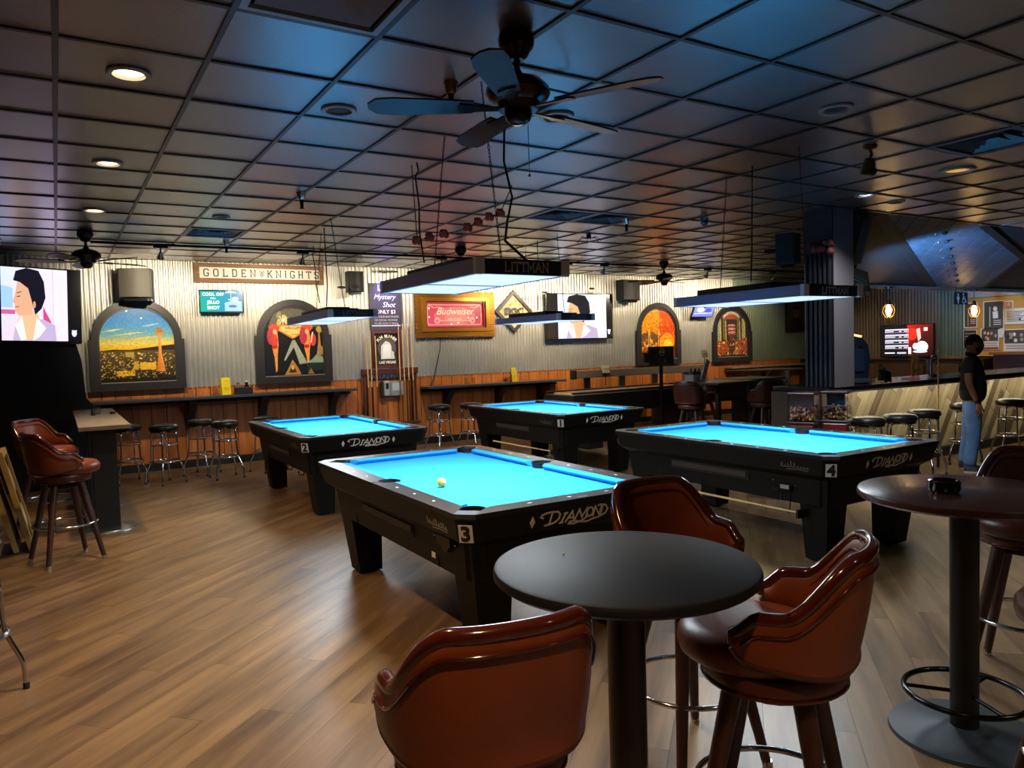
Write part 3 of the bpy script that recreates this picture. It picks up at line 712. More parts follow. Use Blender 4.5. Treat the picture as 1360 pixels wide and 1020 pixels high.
# ================================================================ seats and high tables
def sstep(a, b, x):
    t = max(0., min(1., (x - a) / (b - a))); return t * t * (3 - 2 * t)
def chair(label, loc, rotz, leather=None, group='brown leather bar chairs'):
    """swivel bar chair: origin on the floor, front toward -Y, back at +Y"""
    L1 = leather or LEATHER
    t = thing('bar_chair', label, 'bar chair', loc, rotz, group)
    SZ = .80
    # seat cushion
    prof = [(0, SZ), (.09, SZ - .001), (.158, SZ - .006), (.192, SZ - .018), (.211, SZ - .042), (.213, SZ - .065), (.207, SZ - .09), (.19, SZ - .102), (0, SZ - .104)]
    MB().lathe(prof, n=40).build('seat', L1, t, smooth=50).location = (0, -.055, 0)
    MB().lathe([(.10, SZ - .1), (.195, SZ - .102), (.203, SZ - .125), (.193, SZ - .15), (.10, SZ - .155)], n=40).build('seat_band', LEATHERD, t, smooth=50)
    MB().tube(arc3(.197, SZ - .152), .005, 6, closed=True).build('piping', TRIM, t, smooth=60)
    A = math.radians(106)
    def topz(a):
        a = abs(a); return SZ + .213 - .145 * sstep(math.radians(30), math.radians(74), a) - .045 * sstep(math.radians(88), math.radians(106), a) + .012 * math.cos(a)
    def botz(a):
        a = abs(a); e = min(1, max(0, (a - A + .42) / .42)); return SZ - .07 + .02 * sstep(math.radians(40), math.radians(90), a) + .05 * (1 - math.sqrt(1 - e * e * .98))
    def P(a, z, off):
        h = z - SZ; back = max(0, math.cos(a))
        r = .202 + off + .16 * max(h, -.05) * (.15 + .85 * back)
        sq = 1 + .07 * (abs(math.sin(2 * a)) ** 2)
        return Vector((math.sin(a) * r * sq, math.cos(a) * r * sq, z))
    n, m, th = 44, 10, .032
    def shell(u, v):
        a = -A + 2 * A * u
        z0, z1 = botz(a), topz(a)
        # v runs up the inner face, over the top and down the outer face
        if v <= .45: s = v / .45; return P(a, z0 + (z1 - z0) * s, .0 - .012 * math.sin(s * PI))
        if v >= .55: s = (1 - v) / .45; return P(a, z0 + (z1 - z0) * s, th + .006 * math.sin(s * PI))
        s = (v - .45) / .1; return P(a, z1 + .012 * math.sin(s * PI), th * s)
    q = MB(); nv = 22; R = [[q.bm.verts.new(shell(i / n, j / nv)) for j in range(nv + 1)] for i in range(n + 1)]
    for i in range(n):
        for j in range(nv + 1): q.bm.faces.new((R[i][j], R[i + 1][j], R[i + 1][(j + 1) % (nv + 1)], R[i][(j + 1) % (nv + 1)]))
    for rg in (R[0], R[-1]):
        for j in range(nv // 2): q.bm.faces.new((rg[j], rg[j + 1], rg[nv - j - 1], rg[nv - j]) if j < nv // 2 - 0 and len({j, j + 1, nv - j - 1, nv - j}) == 4 else (rg[j], rg[j + 1], rg[nv - j]))
    q.build('backrest', L1, t, smooth=60)
    top = [P(-A + 2 * A * k / 60, topz(-A + 2 * A * k / 60) + .004, th / 2) for k in range(61)]
    dn = [P(A, topz(A) + (botz(A) - topz(A)) * k / 5, th / 2) for k in range(1, 5)]; dn2 = [P(-A, topz(A) + (botz(A) - topz(A)) * k / 5, th / 2) for k in range(4, 0, -1)]
    MB().tube(dn2 + top + dn, .020, 10).build('back_trim', TRIM, t, smooth=60)
    for nm, off in (('piping', th + .008), ('piping', -.004)):
        pts = [P(-A * .93 + 1.86 * A * k / 60, topz(-A * .93 + 1.86 * A * k / 60) - .032, off) for k in range(61)]
        MB().tube(pts, .0045, 6).build(nm, TRIM, t, smooth=60)
    bot = [P(-A + 2 * A * k / 60, botz(-A + 2 * A * k / 60), th / 2) for k in range(61)]
    MB().tube(bot, .019, 8).build('lower_trim', LEATHERD, t, smooth=60)
    MB().cyl((0, 0, SZ - .20), (0, 0, SZ - .15), .11, n=20).build('swivel', BLACKM, t)
    for k in range(4):
        a = PI / 4 + k * PI / 2; dx, dy = math.cos(a), math.sin(a)
        q = MB(); p0 = Vector((dx * .125, dy * .125, SZ - .15)); p1 = Vector((dx * .285, dy * .285, .012))
        q.cyl(p1, p0, .017, .03, 12); leg = q.build('leg', DARKWOOD, t, smooth=50)
        MB().cyl((dx * .287, dy * .287, 0), (dx * .284, dy * .284, .03), .019, .019, 10).build('foot_cap', CHROME, leg)
    r = .125 + (.285 - .125) * (SZ - .15 - .30) / (SZ - .162)
    MB().tube(arc3(r + .012, .30), .0095, 8, closed=True).build('foot_ring', CHROME, t, smooth=60)
    return t
def arc3(r, z, n=40): return [(r * math.cos(2 * PI * k / n), r * math.sin(2 * PI * k / n), z) for k in range(n)]
def aim(x, y, tx, ty): return math.atan2(ty - y, tx - x) + PI / 2       # rotation that turns the front toward the target
RT1 = (1.29, 1.56); RT2 = (3.02, 1.57)
c0 = chair('brown leather bar chair with its back to the viewer, nearest the bottom edge', (.80, 1.50, 0), aim(0, 0, .16, .97))
chair('brown leather bar chair turned sideways, right of the black round table', (1.70, 1.41, 0), aim(0, 0, -.50, .86))
chair('brown leather bar chair facing the viewer behind the black round table', (2.0, 2.06, 0), aim(0, 0, -.08, -.98))
chair('dark brown leather bar chair behind the brown round table at the right edge', (3.73, 1.66, 0), aim(3.73, 1.66, 3.1, 1.5), LEATHERD)
chair('dark brown leather bar chair cut by the right edge, seat below the brown table', (2.62, .93, 0), aim(2.62, .93, 2.8, 1.5), LEATHERD)
chair('red-brown leather bar chair near the left edge, nearer of two at the narrow table', (.0, 6.92, 0), aim(0, 6.92, 1.2, 7.3))
chair('red-brown leather bar chair near the left edge, half hidden behind the nearer one', (-.11, 8.24, 0), aim(-.11, 8.24, .6, 7.6))
for i, (x, y, tx, ty, l) in enumerate([(7.85, 7.9, 8.6, 8.2, 'dark leather bar chair at the far high table, by the leaning white menu'), (8.9, 8.72, 8.9, 8.0, 'dark leather bar chair behind the white condiment basket'),
        (8.75, 7.35, 9.3, 9.4, 'dark leather bar chair at the far high table, its back catching pale light'), (10.5, 7.9, 9.7, 8.6, 'reddish leather bar chair half hidden by the black pillar'),
        (10.9, 8.9, 10.0, 8.6, 'dark leather bar chair far behind the pillar at the wainscot')]):
    chair(l, (x, y, 0), aim(x, y, tx, ty), LEATHERD if i != 3 else LEATHER)
# ---- backless chrome stools
VINYL = mat('black_vinyl', '#131212', .38, bump=.05, bscale=120)
def stool(label, loc, rotz=0, group='backless chrome stools', seat=.76):
    t = thing('bar_stool', label, 'stool', loc, rotz, group); s = seat
    MB().lathe([(0, s), (.1, s - .002), (.155, s - .012), (.175, s - .03), (.178, s - .05), (.17, s - .075), (.155, s - .085), (0, s - .085)], n=32).build('seat', VINYL, t, smooth=50)
    MB().lathe([(.15, s - .084), (.163, s - .086), (.163, s - .1), (.15, s - .104), (0, s - .104)], n=32).build('seat_rim', CHROME, t, smooth=50)
    for k in range(4):
        a = PI / 4 + k * PI / 2; d = Vector((math.cos(a), math.sin(a), 0)); pts = []
        for r, z in ((.05, s - .105), (.11, s - .107), (.135, s - .118), (.145, s - .14), (.155, .42), (.165, .30), (.175, .27), (.225, .155), (.235, .12), (.24, .02)): pts.append(d * r + Vector((0, 0, z)))
        leg = MB().tube(pts, .0115, 8).build('leg', CHROME, t, smooth=60)
        MB().cyl(d * .24, d * .24 + Vector((0, 0, .03)), .015, n=8).build('foot_cap', mat('rubber', '#1a1a1a', .7), leg)
    MB().tube(arc3(.175, .285), .012, 8, closed=True).build('foot_ring', CHROME, t, smooth=60)
    MB().tube(arc3(.155, .50), .009, 8, closed=True).build('upper_ring', CHROME, t, smooth=60)
    return t
st = stool('backless chrome stool with black seat under the left wall shelf, leftmost', (.73, 10.78, 0), .2)
WSTOOL = [(1.12, 10.38, .5, 'backless chrome stool with black seat under the left wall shelf, second from left'), (1.62, 10.82, .9, 'backless chrome stool with black seat under the left wall shelf, third from left'),
          (1.84, 10.3, .1, 'backless chrome stool with black seat under the left wall shelf, fourth from left'), (2.42, 10.5, .4, 'backless chrome stool mostly hidden behind pool table 2'),
          (5.02, 10.45, .3, 'backless chrome stool under the middle wall shelf, left of the pair'), (5.52, 10.35, .6, 'backless chrome stool under the middle wall shelf, right of the pair')]
for x, y, r, l in WSTOOL: dup(st, (x, y, 0), r, l)
fg = dup(st, (-.44, 4.35, 0), .62, 'chrome stool cut off by the left edge of the picture')
for x, y, r, l in [(7.3, 4.78, .3, 'backless chrome stool at the bar front, nearest the pillar'), (7.78, 4.72, .7, 'backless chrome stool at the bar front, second from the pillar'), (8.42, 4.82, .1, 'backless chrome stool at the bar front, third from the pillar'),
        (9.55, 4.95, .5, 'backless chrome stool at the bar, just left of the standing man'), (10.45, 4.85, .8, 'backless chrome stool at the bar, just right of the standing man'), (11.5, 4.9, .2, 'backless chrome stool at the far right end of the bar front')]:
    dup(st, (x, y, 0), r, l, 'bar front stools')
# ---- round high tables
def round_table(label, x, y, R, H_, top, edge, ring):
    t = thing('round_table', label, 'table', (x, y, 0), 0)
    MB().lathe([(0, H_), (R - .012, H_), (R - .004, H_ - .003), (R, H_ - .012), (R, H_ - .024), (R - .012, H_ - .034), (0, H_ - .034)], n=96).build('table_top', [top], t, smooth=40)
    MB().lathe([(0, H_ - .034), (.16, H_ - .035), (.16, H_ - .043), (.05, H_ - .05), (0, H_ - .05)], n=32).build('top_plate', BLACKM, t, smooth=40)
    MB().cyl((0, 0, .03), (0, 0, H_ - .045), .052, n=28).build('column', mat('column_black', '#0d0d0e', .4), t, smooth=40)
    MB().lathe([(0, .04), (.06, .04), (.09, .03), (.27, .014), (.275, 0), (0, 0)], n=56).build('base', mat('base_slate', '#343a40', .45, metal=.4), t, smooth=40)
    if ring:
        MB().tube(arc3(.215, .17, 48), .0115, 8, closed=True).build('foot_ring', mat('ring_dark', '#26272a', .2, metal=.9), t, smooth=60)
        for k in range(3):
            a = 2.2 + k * 2 * PI / 3; MB().cyl((math.cos(a) * .05, math.sin(a) * .05, .17), (math.cos(a) * .21, math.sin(a) * .21, .17), .008, n=8).build('spoke', mat('ring_dark', '#26272a', .2, metal=.9), t, smooth=60)
    return t
BT = mat('black_table_top', '#0f1012', .5, bump=.03, bscale=250, spec=.25)
round_table('black round high table in the foreground between three leather chairs', RT1[0], RT1[1], .358, 1.0, BT, BT, True)
WT = wood_mat('brown_table_top', '#43261a', '#5a3524', .24, 1.5, 16., 'X', .1)
round_table('brown wood round high table at the right edge with a dark ashtray', RT2[0], RT2[1], .385, .98, WT, WT, True)
t = thing('crumb', 'tiny white crumb on the black round table top', 'crumb', (1.2, 1.72, 1.0)); MB().sphere((0, 0, .004), (.004, .003, .004), 6).build('crumb_body', WHITE, t)
# ribbed ashtray on the brown table
t = thing('ashtray', 'dark ribbed glass ashtray on the brown round table', 'ashtray', (2.93, 1.60, .98))
q = MB().lathe([(0, .0), (.042, .0), (.05, .012), (.05, .045), (.044, .05), (.036, .048), (.034, .02), (0, .014)], n=36)
for v in q.bm.verts:
    r = math.hypot(v.co.x, v.co.y)
    if r > .04: k = 1 + .05 * math.cos(12 * math.atan2(v.co.y, v.co.x)); v.co.x *= k; v.co.y *= k
q.build('bowl', mat('dark_glass', '#1a100e', .08, coat=.6), t, smooth=40)
t.scale = (1.1, 1.1, 1.0)
# ---- long narrow table at the left, on two columns
t = thing('narrow_table', 'long narrow grey-topped high table beside the left leather chairs', 'table', (.345, 9.07, 0), 0)
MB().box((0, 0, .975), (.42, 2.75, .04), bev=.006).build('table_top', mat('grey_laminate', '#8b8378', .3, var=.08, vscale=6), t)
for y in (-1.05, .2, 1.2):
    MB().box((0.0, y, .49), (.2, .24, .94)).build('column', BLACKP, t)
    MB().lathe([(0, .03), (.1, .028), (.245, .012), (.25, 0), (0, 0)], (0, y, 0), n=44).build('base', STEEL, t, smooth=40)
t = thing('drinking_glass', 'small clear glass standing on the narrow left table', 'glass', (.36, 9.45, .995)); MB().lathe([(0, .004), (.03, .004), (.036, .1), (.034, .1), (.028, .01), (0, .01)], n=20).build('glass_body', GLASS, t, smooth=40)
t = thing('pepper_shaker', 'small dark shaker beside the glass on the narrow left table', 'shaker', (.31, 9.25, .995)); MB().lathe([(0, .07), (.014, .07), (.02, .055), (.022, 0), (0, 0)], n=14).build('shaker_body', BLACKP, t, smooth=40)
t = thing('bottle_opener_puck', 'small dark puck on the narrow left table, right of the glass', 'puck', (.5, 9.3, .995)); MB().lathe([(0, .03), (.025, .028), (.03, .0), (0, 0)], n=14).build('puck_body', BLACKP, t, smooth=40)
# ---- two framed pictures leaning at the left edge
def lean(label, loc, rz, w_, h_, tilt):
    t = thing('leaning_picture', label, 'picture', loc, 0, rot=(tilt, 0, rz)); o = [(-w_ / 2, 0), (w_ / 2, 0), (w_ / 2, h_), (-w_ / 2, h_)]; i = [(-w_ / 2 + .05, .05), (w_ / 2 - .05, .05), (w_ / 2 - .05, h_ - .05), (-w_ / 2 + .05, h_ - .05)]
    MB().ringprism(o, i, -.02, .02, FY).build('frame', wood_mat('pale_frame', '#a08550', '#c7a96c', .4, 3, 20, 'Z'), t)
    P = Print(); P.rect(-w_ / 2 + .05, .05, w_ / 2 - .05, h_ - .05, '#15130f')
    rr = random.Random(4)
    for k in range(7): P.disc(rr.uniform(-.25, .25) * w_, rr.uniform(.2, .8) * h_, .06, .11, rr.choice(['#8a7a55', '#4a4436', '#c7bd9c', '#2b3330']), 10)
    P.build('picture_print', paint_mat('dull_print', 0, .35), t, FY @ T(0, 0, .004)); MB().box((0, .018, h_ / 2), (w_ - .06, .01, h_ - .06)).build('backing', BLACKP, t)
lean('pale wood framed picture leaning at the left edge, front one', (-.25, 7.63, .014), PI / 2, .5, .86, -.22)
lean('pale wood framed picture leaning at the left edge, behind the front one', (-.36, 7.65, .014), PI / 2, .5, .84, -.22)
# ================================================================ things on and along the back wall
WF = WY - .0085                                            # crest of the corrugation
def wall_m(x, z, out=0.): return T(x, WF - out, z) @ FY
def arched(w_, h_, r_ins=0., sh=.0):
    """arched outline, base centred on the origin: straight sides with a notch at the shoulder, then an arc"""
    hw = w_ / 2 - r_ins; base = r_ins; zs = h_ - (w_ / 2 - sh)
    rr = hw - sh
    return [(-hw, base), (hw, base), (hw, zs)] + arc(0, zs, rr, 0, 180, 24, h_ - zs - r_ins) + [(-hw, zs)]
FRM = mat('arched_frame_black', '#242021', .42)
def arched_picture(label, x, z, w_, h_, paint, noise_m):
    t = thing('arched_picture', label, 'picture', (x, WF, z), 0, 'arched city paintings')
    out = arched(w_, h_, 0, .035); inn = arched(w_, h_, .115, -.0); k = len(out)
    inn = [(-(w_ / 2 - .115), .125), (w_ / 2 - .115, .125), (w_ / 2 - .115, h_ - (w_ / 2 - .035))] + arc(0, h_ - (w_ / 2 - .035), w_ / 2 - .115, 0, 180, 24, w_ / 2 - .035 - .1) + [(-(w_ / 2 - .115), h_ - (w_ / 2 - .035))]
    MB().ringprism(out, inn, 0, .055, FY).build('frame', FRM, t)
    i2 = [(px * .965, .07 + (py - .07) * .975) for px, py in inn]
    MB().ringprism(inn, i2, .0, .03, FY).build('inner_frame', mat('frame_inner', '#3a3532', .35), t)
    MB().box((0, -.058, .11), (w_ - .26, .008, .012)).build('sill_bead', mat('bead_grey', '#8a8378', .3), t)
    P = Print(); paint(P, inn, w_, h_); P.build('painting', noise_m, t, FY @ T(0, 0, .006))
PM = paint_mat('painting_print', 0, .3, .15, 30); PM2 = paint_mat('painting_print_fine', 0, .3, .35, 22)
def tower_scene(P, inn, w_, h_):
    top = h_ - .1
    def cg(y): 
        st = [(.0, '#0c0a08'), (.48, '#5a4210'), (.56, '#e8b020'), (.66, '#d8c560'), (.78, '#6aa3b8'), (.95, '#3a86c8'), (1.2, '#2a5a90')]
        for (a, c), (b, c2) in zip(st, st[1:]):
            if y <= b:
                f = max(0, (y - a) / (b - a)); A = [int(c[i:i + 2], 16) for i in (1, 3, 5)]; B = [int(c2[i:i + 2], 16) for i in (1, 3, 5)]
                return '#%02x%02x%02x' % tuple(int(A[i] + (B[i] - A[i]) * f) for i in range(3))
        return '#2a5a90'
    # sky as horizontal bands clipped to the arch
    n = 30; hw = w_ / 2 - .115; zs = h_ - (w_ / 2 - .035); ra = w_ / 2 - .035 - .1
    def half(y): return hw if y <= zs else hw * math.sqrt(max(0, 1 - ((y - zs) / ra) ** 2))
    for k in range(n):
        y0 = .52 + (zs + ra - .52) * k / n; y1 = .52 + (zs + ra - .52) * (k + 1) / n
        P.poly([(-half(y0), y0), (half(y0), y0), (half(y1), y1), (-half(y1), y1)], [cg(y0), cg(y0), cg(y1), cg(y1)])
    for a, b, c, col in ((-.3, .83, .3, '#cfd8a0'), (-.1, .78, .42, '#e0d080'), (.18, .9, .25, '#9fc4cc'), (.1, .72, .4, '#f0c850')):
        P.poly([(a - c * .5, b - .02), (a, b - .008), (a + c * .5, b + .03), (a, b + .016)], col)
    for a, b in ((-.12, 1.1), (.06, 1.0)): P.disc(a, b, .012, .012, '#f4fbff', 8)
    P.poly([(-hw, .5), (hw, .5), (hw, .63), (.3, .61), (.1, .585), (-.1, .56), (-.3, .57), (-hw, .55)], '#2c2218')
    P.rect(-hw, .125, hw, .55, '#1c140a', '#5a4a28')
    P.specks(420, -hw, .16, hw - .02, .52, ['#c9a650', '#8a6a28', '#e8cc88', '#4a3818', '#d8b03a', '#2a2010'], .006, .03, 3)
    P.rect(-.28, .2, -.05, .27, '#d8a820'); P.rect(.02, .28, .22, .38, '#e0b030'); P.rect(-.06, .28, .0, .4, '#c89828'); P.rect(-.16, .46, -.05, .53, '#b89a40')
    P.poly([(.22, .25), (.34, .25), (.3, .5), (.295, .76), (.265, .76), (.26, .5)], ['#c06a20', '#e09040', '#f0a850', '#f0a850', '#d88838', '#c87830'])
    P.disc(.28, .8, .055, .045, '#c08838', 14); P.disc(.28, .83, .035, .04, '#a06a30', 12); P.rect(.277, .86, .283, 1.0, '#8a8a80')
def show_scene(P, inn, w_, h_):
    P.poly(inn, '#191a1e'); hw = w_ / 2 - .115
    P.poly([(-.38, .86), (.4, .86), (.3, 1.05), (.1, 1.15), (-.12, 1.15), (-.3, 1.05)], '#5c584c')
    rr = random.Random(9)
    for k in range(16): P.disc(rr.uniform(-.3, .3), rr.uniform(.88, 1.05), .03, rr.uniform(.03, .07), rr.choice(['#c89c50', '#a87c38', '#d8b878', '#8a8458']), 8)
    for k in range(8):
        a = k * PI / 4; P.line([(-.15, .97), (-.15 + .075 * math.cos(a), .97 + .075 * math.sin(a))], .012, '#f0e0b0')
    P.poly([(-.25, .82), (-.2, .9), (.2, .9), (.25, .82), (.0, .68), (-.02, .68)], '#c87830'); P.poly([(-.22, .82), (-.18, .88), (.18, .88), (.22, .82), (.0, .7)], '#e8c070')
    P.poly([(-.02, .66), (.02, .66), (.2, .3), (.08, .28), (.0, .55), (-.14, .34), (-.16, .35)], '#98a08a')
    for sx in (-1, 1):
        x = -.29 if sx < 0 else .2
        P.poly([(x - .03, .78), (x + .05, .78), (x + .06, .6), (x + .04, .45), (x + .03, .2), (x + .005, .17), (x - .01, .4), (x - .04, .55)], '#d88c48')
        P.disc(x, .84, .08, .07, '#d84a30', 14); P.disc(x - .05, .72, .06, .13, '#b03848', 14); P.disc(x + .1 * (1 if sx > 0 else 0), .66, .05, .1, '#c84038', 12); P.disc(x, .56, .045, .03, '#a82c20', 10); P.disc(x + .01, .79, .03, .04, '#e8b080', 10)
    P.line([(.3, .78), (.27, .62)], .02, '#e8d8c8')
    P.poly([(.35, .42), (.45, .42), (.42, .6), (.405, .9), (.395, .9), (.38, .6)], '#a07a48'); P.disc(.41, .82, .06, .05, '#b08848', 10); P.disc(.46, .5, .05, .06, '#9c7a4a', 12)
    P.poly([(.2, .3), (.47, .3), (.44, .4), (.36, .44), (.28, .36)], '#7f927c'); P.rect(.2, .18, .47, .3, '#1f2c28')
    P.poly([(-.16, .12), (.1, .12), (.06, .22), (-.03, .36), (-.1, .22)], '#a87c3c'); P.poly([(-.09, .16), (.03, .16), (-.03, .3)], '#3a2a16'); P.disc(-.03, .24, .025, .04, '#c8a058', 10); P.poly([(.2, .13), (.3, .13), (.25, .22)], '#8a6a38')
def fire_scene(P, inn, w_, h_):
    P.poly(inn, '#7a2c0c'); hw = w_ / 2 - .115
    P.poly([(-hw, .6), (.0, .55), (.05, 1.1), (-.1, 1.15), (-.3, 1.05), (-hw, .85)], '#d88818'); P.poly([(.0, .4), (hw, .4), (hw, .9), (.25, 1.08), (.05, 1.12)], '#d04a10'); P.disc(.25, .45, .2, .2, '#f09818', 14); P.disc(.27, .38, .12, .14, '#f8c838', 12)
    P.specks(160, -hw + .02, .62, .05, 1.02, ['#f0b030', '#b05c10', '#e89820', '#7a3a0c'], .01, .03, 5)
    P.poly([(-hw, .3), (-.1, .3), (.0, .6), (-.2, .72), (-hw, .6)], '#6a4a30'); P.specks(150, -hw, .14, .15, .5, ['#e8a020', '#f8c850', '#a85c10', '#d88018', '#5a2c0c'], .015, .06, 6)
    for x in (-.24, .03): P.poly([(x - .035, .3), (x + .035, .3), (x + .02, .68), (x, .75), (x - .02, .68)], '#e8a848'); P.rect(x - .012, .3, x + .012, .6, '#8a4a14')
    P.specks(40, .02, .5, hw - .02, .9, ['#f06818', '#b83808', '#f08828'], .02, .08, 8); P.line([(-.2, 1.1), (-.05, 1.08), (.0, 1.13)], .012, '#c8b088')
def hall_scene(P, inn, w_, h_):
    P.poly(inn, '#3a3026'); hw = w_ / 2 - .115
    P.disc(0, .98, .3, .2, '#6a5c48', 18, 0, 180); P.disc(0, .96, .26, .15, '#b8a890', 18, 0, 180); P.disc(0, .94, .22, .11, '#9a4a3a', 18, 0, 180)
    for x, c in ((-.38, '#8a9068'), (-.22, '#6a5a38'), (.22, '#6a6448'), (.38, '#a8a070')): P.poly([(x - .06, .3), (x + .06, .3), (x + .05, .95), (x - .05, .95)], c); P.rect(x + .03, .35, x + .05, .9, '#d0b878')
    for y in (.78, .7, .62): P.disc(0, y, .14, .05, '#8a4438', 12); P.disc(0, y + .03, .12, .02, '#c89888', 10)
    P.rect(-.05, .15, .05, .6, '#4a3420'); P.disc(0, .52, .08, .06, '#5a4028', 12)
    P.poly([(-hw, .15), (-.08, .15), (-.1, .45), (-hw, .48)], '#9c4a20'); P.poly([(hw, .15), (.08, .15), (.1, .45), (hw, .55)], '#a8502a')
    P.specks(110, -hw, .13, hw - .03, .5, ['#d8a050', '#a85828', '#e8c070', '#6a3418', '#3a2414'], .015, .06, 11)
arched_picture('arched black framed painting of a tall tower over a sunset city', .98, 1.16, 1.20, 1.27, tower_scene, PM)
arched_picture('arched black framed painting of feathered showgirls on black', 3.145, 1.155, 1.17, 1.285, show_scene, PM)
arched_picture('arched black framed painting of a burning orange city street', 10.64, 1.17, 1.20, 1.27, fire_scene, PM2)
arched_picture('arched black framed painting of a columned arcade, far right', 12.81, 1.15, 1.23, 1.25, hall_scene, PM2)
PT = face_m
def label_text(parent, body, size, M, col, name='lettering', **k): return text(name, body, size, M, mat('ink_' + col.strip('#'), col, .5), parent, .0008, **k)
# welcome lettering on the lozenge of the showgirl painting
pa = [o for o in COL.objects if o.name.startswith('painting.001')][0]
label_text(pa, 'WELCOME', .055, T(0, .845, .02), '#7a4a18'); label_text(pa, 'to', .04, T(-.1, .79, .02), '#8a3a18'); label_text(pa, 'NEVADA', .035, T(.02, .745, .02), '#7a4a18')
# ---- televisions
SCRN = paint_mat('screen_print', 1.15, .2)
def face_screen(P, x0, x1, h_, flip=1, pink=True):
    """a drama on screen: dark-haired performer in a pale jacket, face in profile"""
    W_ = x1 - x0; X = lambda u: x0 + u * W_ if flip > 0 else x1 - u * W_; Y = lambda v: -h_ / 2 + v * h_
    P.poly([(X(0), Y(0)), (X(1), Y(0)), (X(1), Y(1)), (X(0), Y(1))], ['#d8c8f0', '#f4d8f0', '#e8d8ff', '#c8d8ff'] if pink else ['#e8ecff', '#e8e4fa', '#f0f0ff', '#e4eaff'])
    if pink:
        P.poly([(X(0), Y(.45)), (X(.17), Y(.45)), (X(.17), Y(.72)), (X(0), Y(.75))], '#9cc0ff'); P.poly([(X(0), Y(.36)), (X(.2), Y(.36)), (X(.2), Y(.42)), (X(0), Y(.42))], '#c85a90')
        P.poly([(X(.62), Y(.25)), (X(.75), Y(.25)), (X(.62), Y(.48))], '#c84878'); P.poly([(X(.74), Y(.3)), (X(.88), Y(.3)), (X(.85), Y(.7)), (X(.74), Y(.72))], '#e0d8ff')
    P.poly([(X(.16), Y(0)), (X(.82), Y(0)), (X(.8), Y(.22)), (X(.62), Y(.3)), (X(.3), Y(.3)), (X(.2), Y(.2))], '#b8a8c8')
    P.poly([(X(.3), Y(0)), (X(.5), Y(.02)), (X(.6), Y(.2)), (X(.52), Y(.42)), (X(.3), Y(.38)), (X(.22), Y(.25))], '#e0b48c')
    P.poly([(X(.2), Y(.2)), (X(.3), Y(.34)), (X(.36), Y(.02)), (X(.28), Y(0))], '#f0e8f4'); P.poly([(X(.46), Y(.0)), (X(.52), Y(.32)), (X(.66), Y(.18)), (X(.56), Y(.06))], '#f4ecf8')
    P.poly([(X(.24), Y(.8)), (X(.2), Y(.62)), (X(.165), Y(.53)), (X(.2), Y(.5)), (X(.2), Y(.4)), (X(.26), Y(.34)), (X(.45), Y(.36)), (X(.5), Y(.6)), (X(.42), Y(.85))], '#d8a484' if pink else '#e8b080')
    P.poly([(X(.18), Y(.82)), (X(.22), Y(.95)), (X(.38), Y(1.0)), (X(.56), Y(.97)), (X(.64), Y(.82)), (X(.66), Y(.6)), (X(.6), Y(.45)), (X(.5), Y(.36)), (X(.45), Y(.55)), (X(.4), Y(.72)), (X(.28), Y(.8))], '#17141f')
    P.line([(X(.23), Y(.6)), (X(.28), Y(.61))], .012 * h_, '#3a2030'); P.line([(X(.2), Y(.46)), (X(.26), Y(.465))], .012 * h_, '#a0484c'); P.line([(X(.23), Y(.65)), (X(.3), Y(.67))], .01 * h_, '#2a1c24')
    P.disc(X(.49), Y(.5), .02 * W_, .05 * h_, '#d09a78', 10)
def television(label, M, w_, h_, draw, depth=.05, group='wall televisions'):
    t = thing('television', label, 'television'); t.matrix_world = M; t['group'] = group
    MB().box((0, 0, depth / 2), (w_, h_, depth), bev=.006).build('body', mat('tv_black', '#0b0b0d', .25), t)
    P = Print(); b = .018; P.rect(-w_ / 2 + b, -h_ / 2 + b, w_ / 2 - b, h_ / 2 - b, '#04040a'); draw(P, w_ - 2 * b, h_ - 2 * b); P.build('screen', SCRN, t, T(0, 0, depth + .0012))
    MB().box((0, 0, -.035), (.2, .2, .07)).build('wall_bracket', BLACKM, t)
    return t
def tvbig(P, w_, h_):
    face_screen(P, -w_ / 2 + .14, w_ / 2 - .14, h_, 1); P.disc(w_ / 2 - .07, -h_ / 2 + .1, .03, .042, '#f0e8ff', 6, 180, 540); P.line([(w_ / 2 - .3, -h_ / 2), (w_ / 2 - .3, h_ / 2)], .004, '#a890c0')
    P.poly([(w_ / 2 - .1, -h_ / 2 + .14), (w_ / 2 - .04, -h_ / 2 + .14), (w_ / 2 - .06, -h_ / 2 + .06), (w_ / 2 - .08, -h_ / 2 + .06)], '#e8e0ff')
ang = math.radians(20)
Mtv = T(-.20, 11.05, 2.30) @ Matrix.Rotation(math.radians(11), 4, 'Z') @ Matrix.Rotation(math.radians(-1.8), 4, 'Y').inverted() @ FY
television('large television at the left edge showing a dark-haired performer', Mtv, 1.02, .93, tvbig)
def tv2d(P, w_, h_):
    face_screen(P, -w_ / 2 + .24, w_ / 2 - .14, h_, 1, False); P.poly([(w_ / 2 - .12, -h_ / 2 + .16), (w_ / 2 - .04, -h_ / 2 + .16), (w_ / 2 - .06, -h_ / 2 + .07), (w_ / 2 - .1, -h_ / 2 + .07)], '#e8e8ff')
television('large television in the middle of the wall showing a performer in pale jacket', wall_m(8.57, 2.16, .08), 1.56, .87, tv2d)
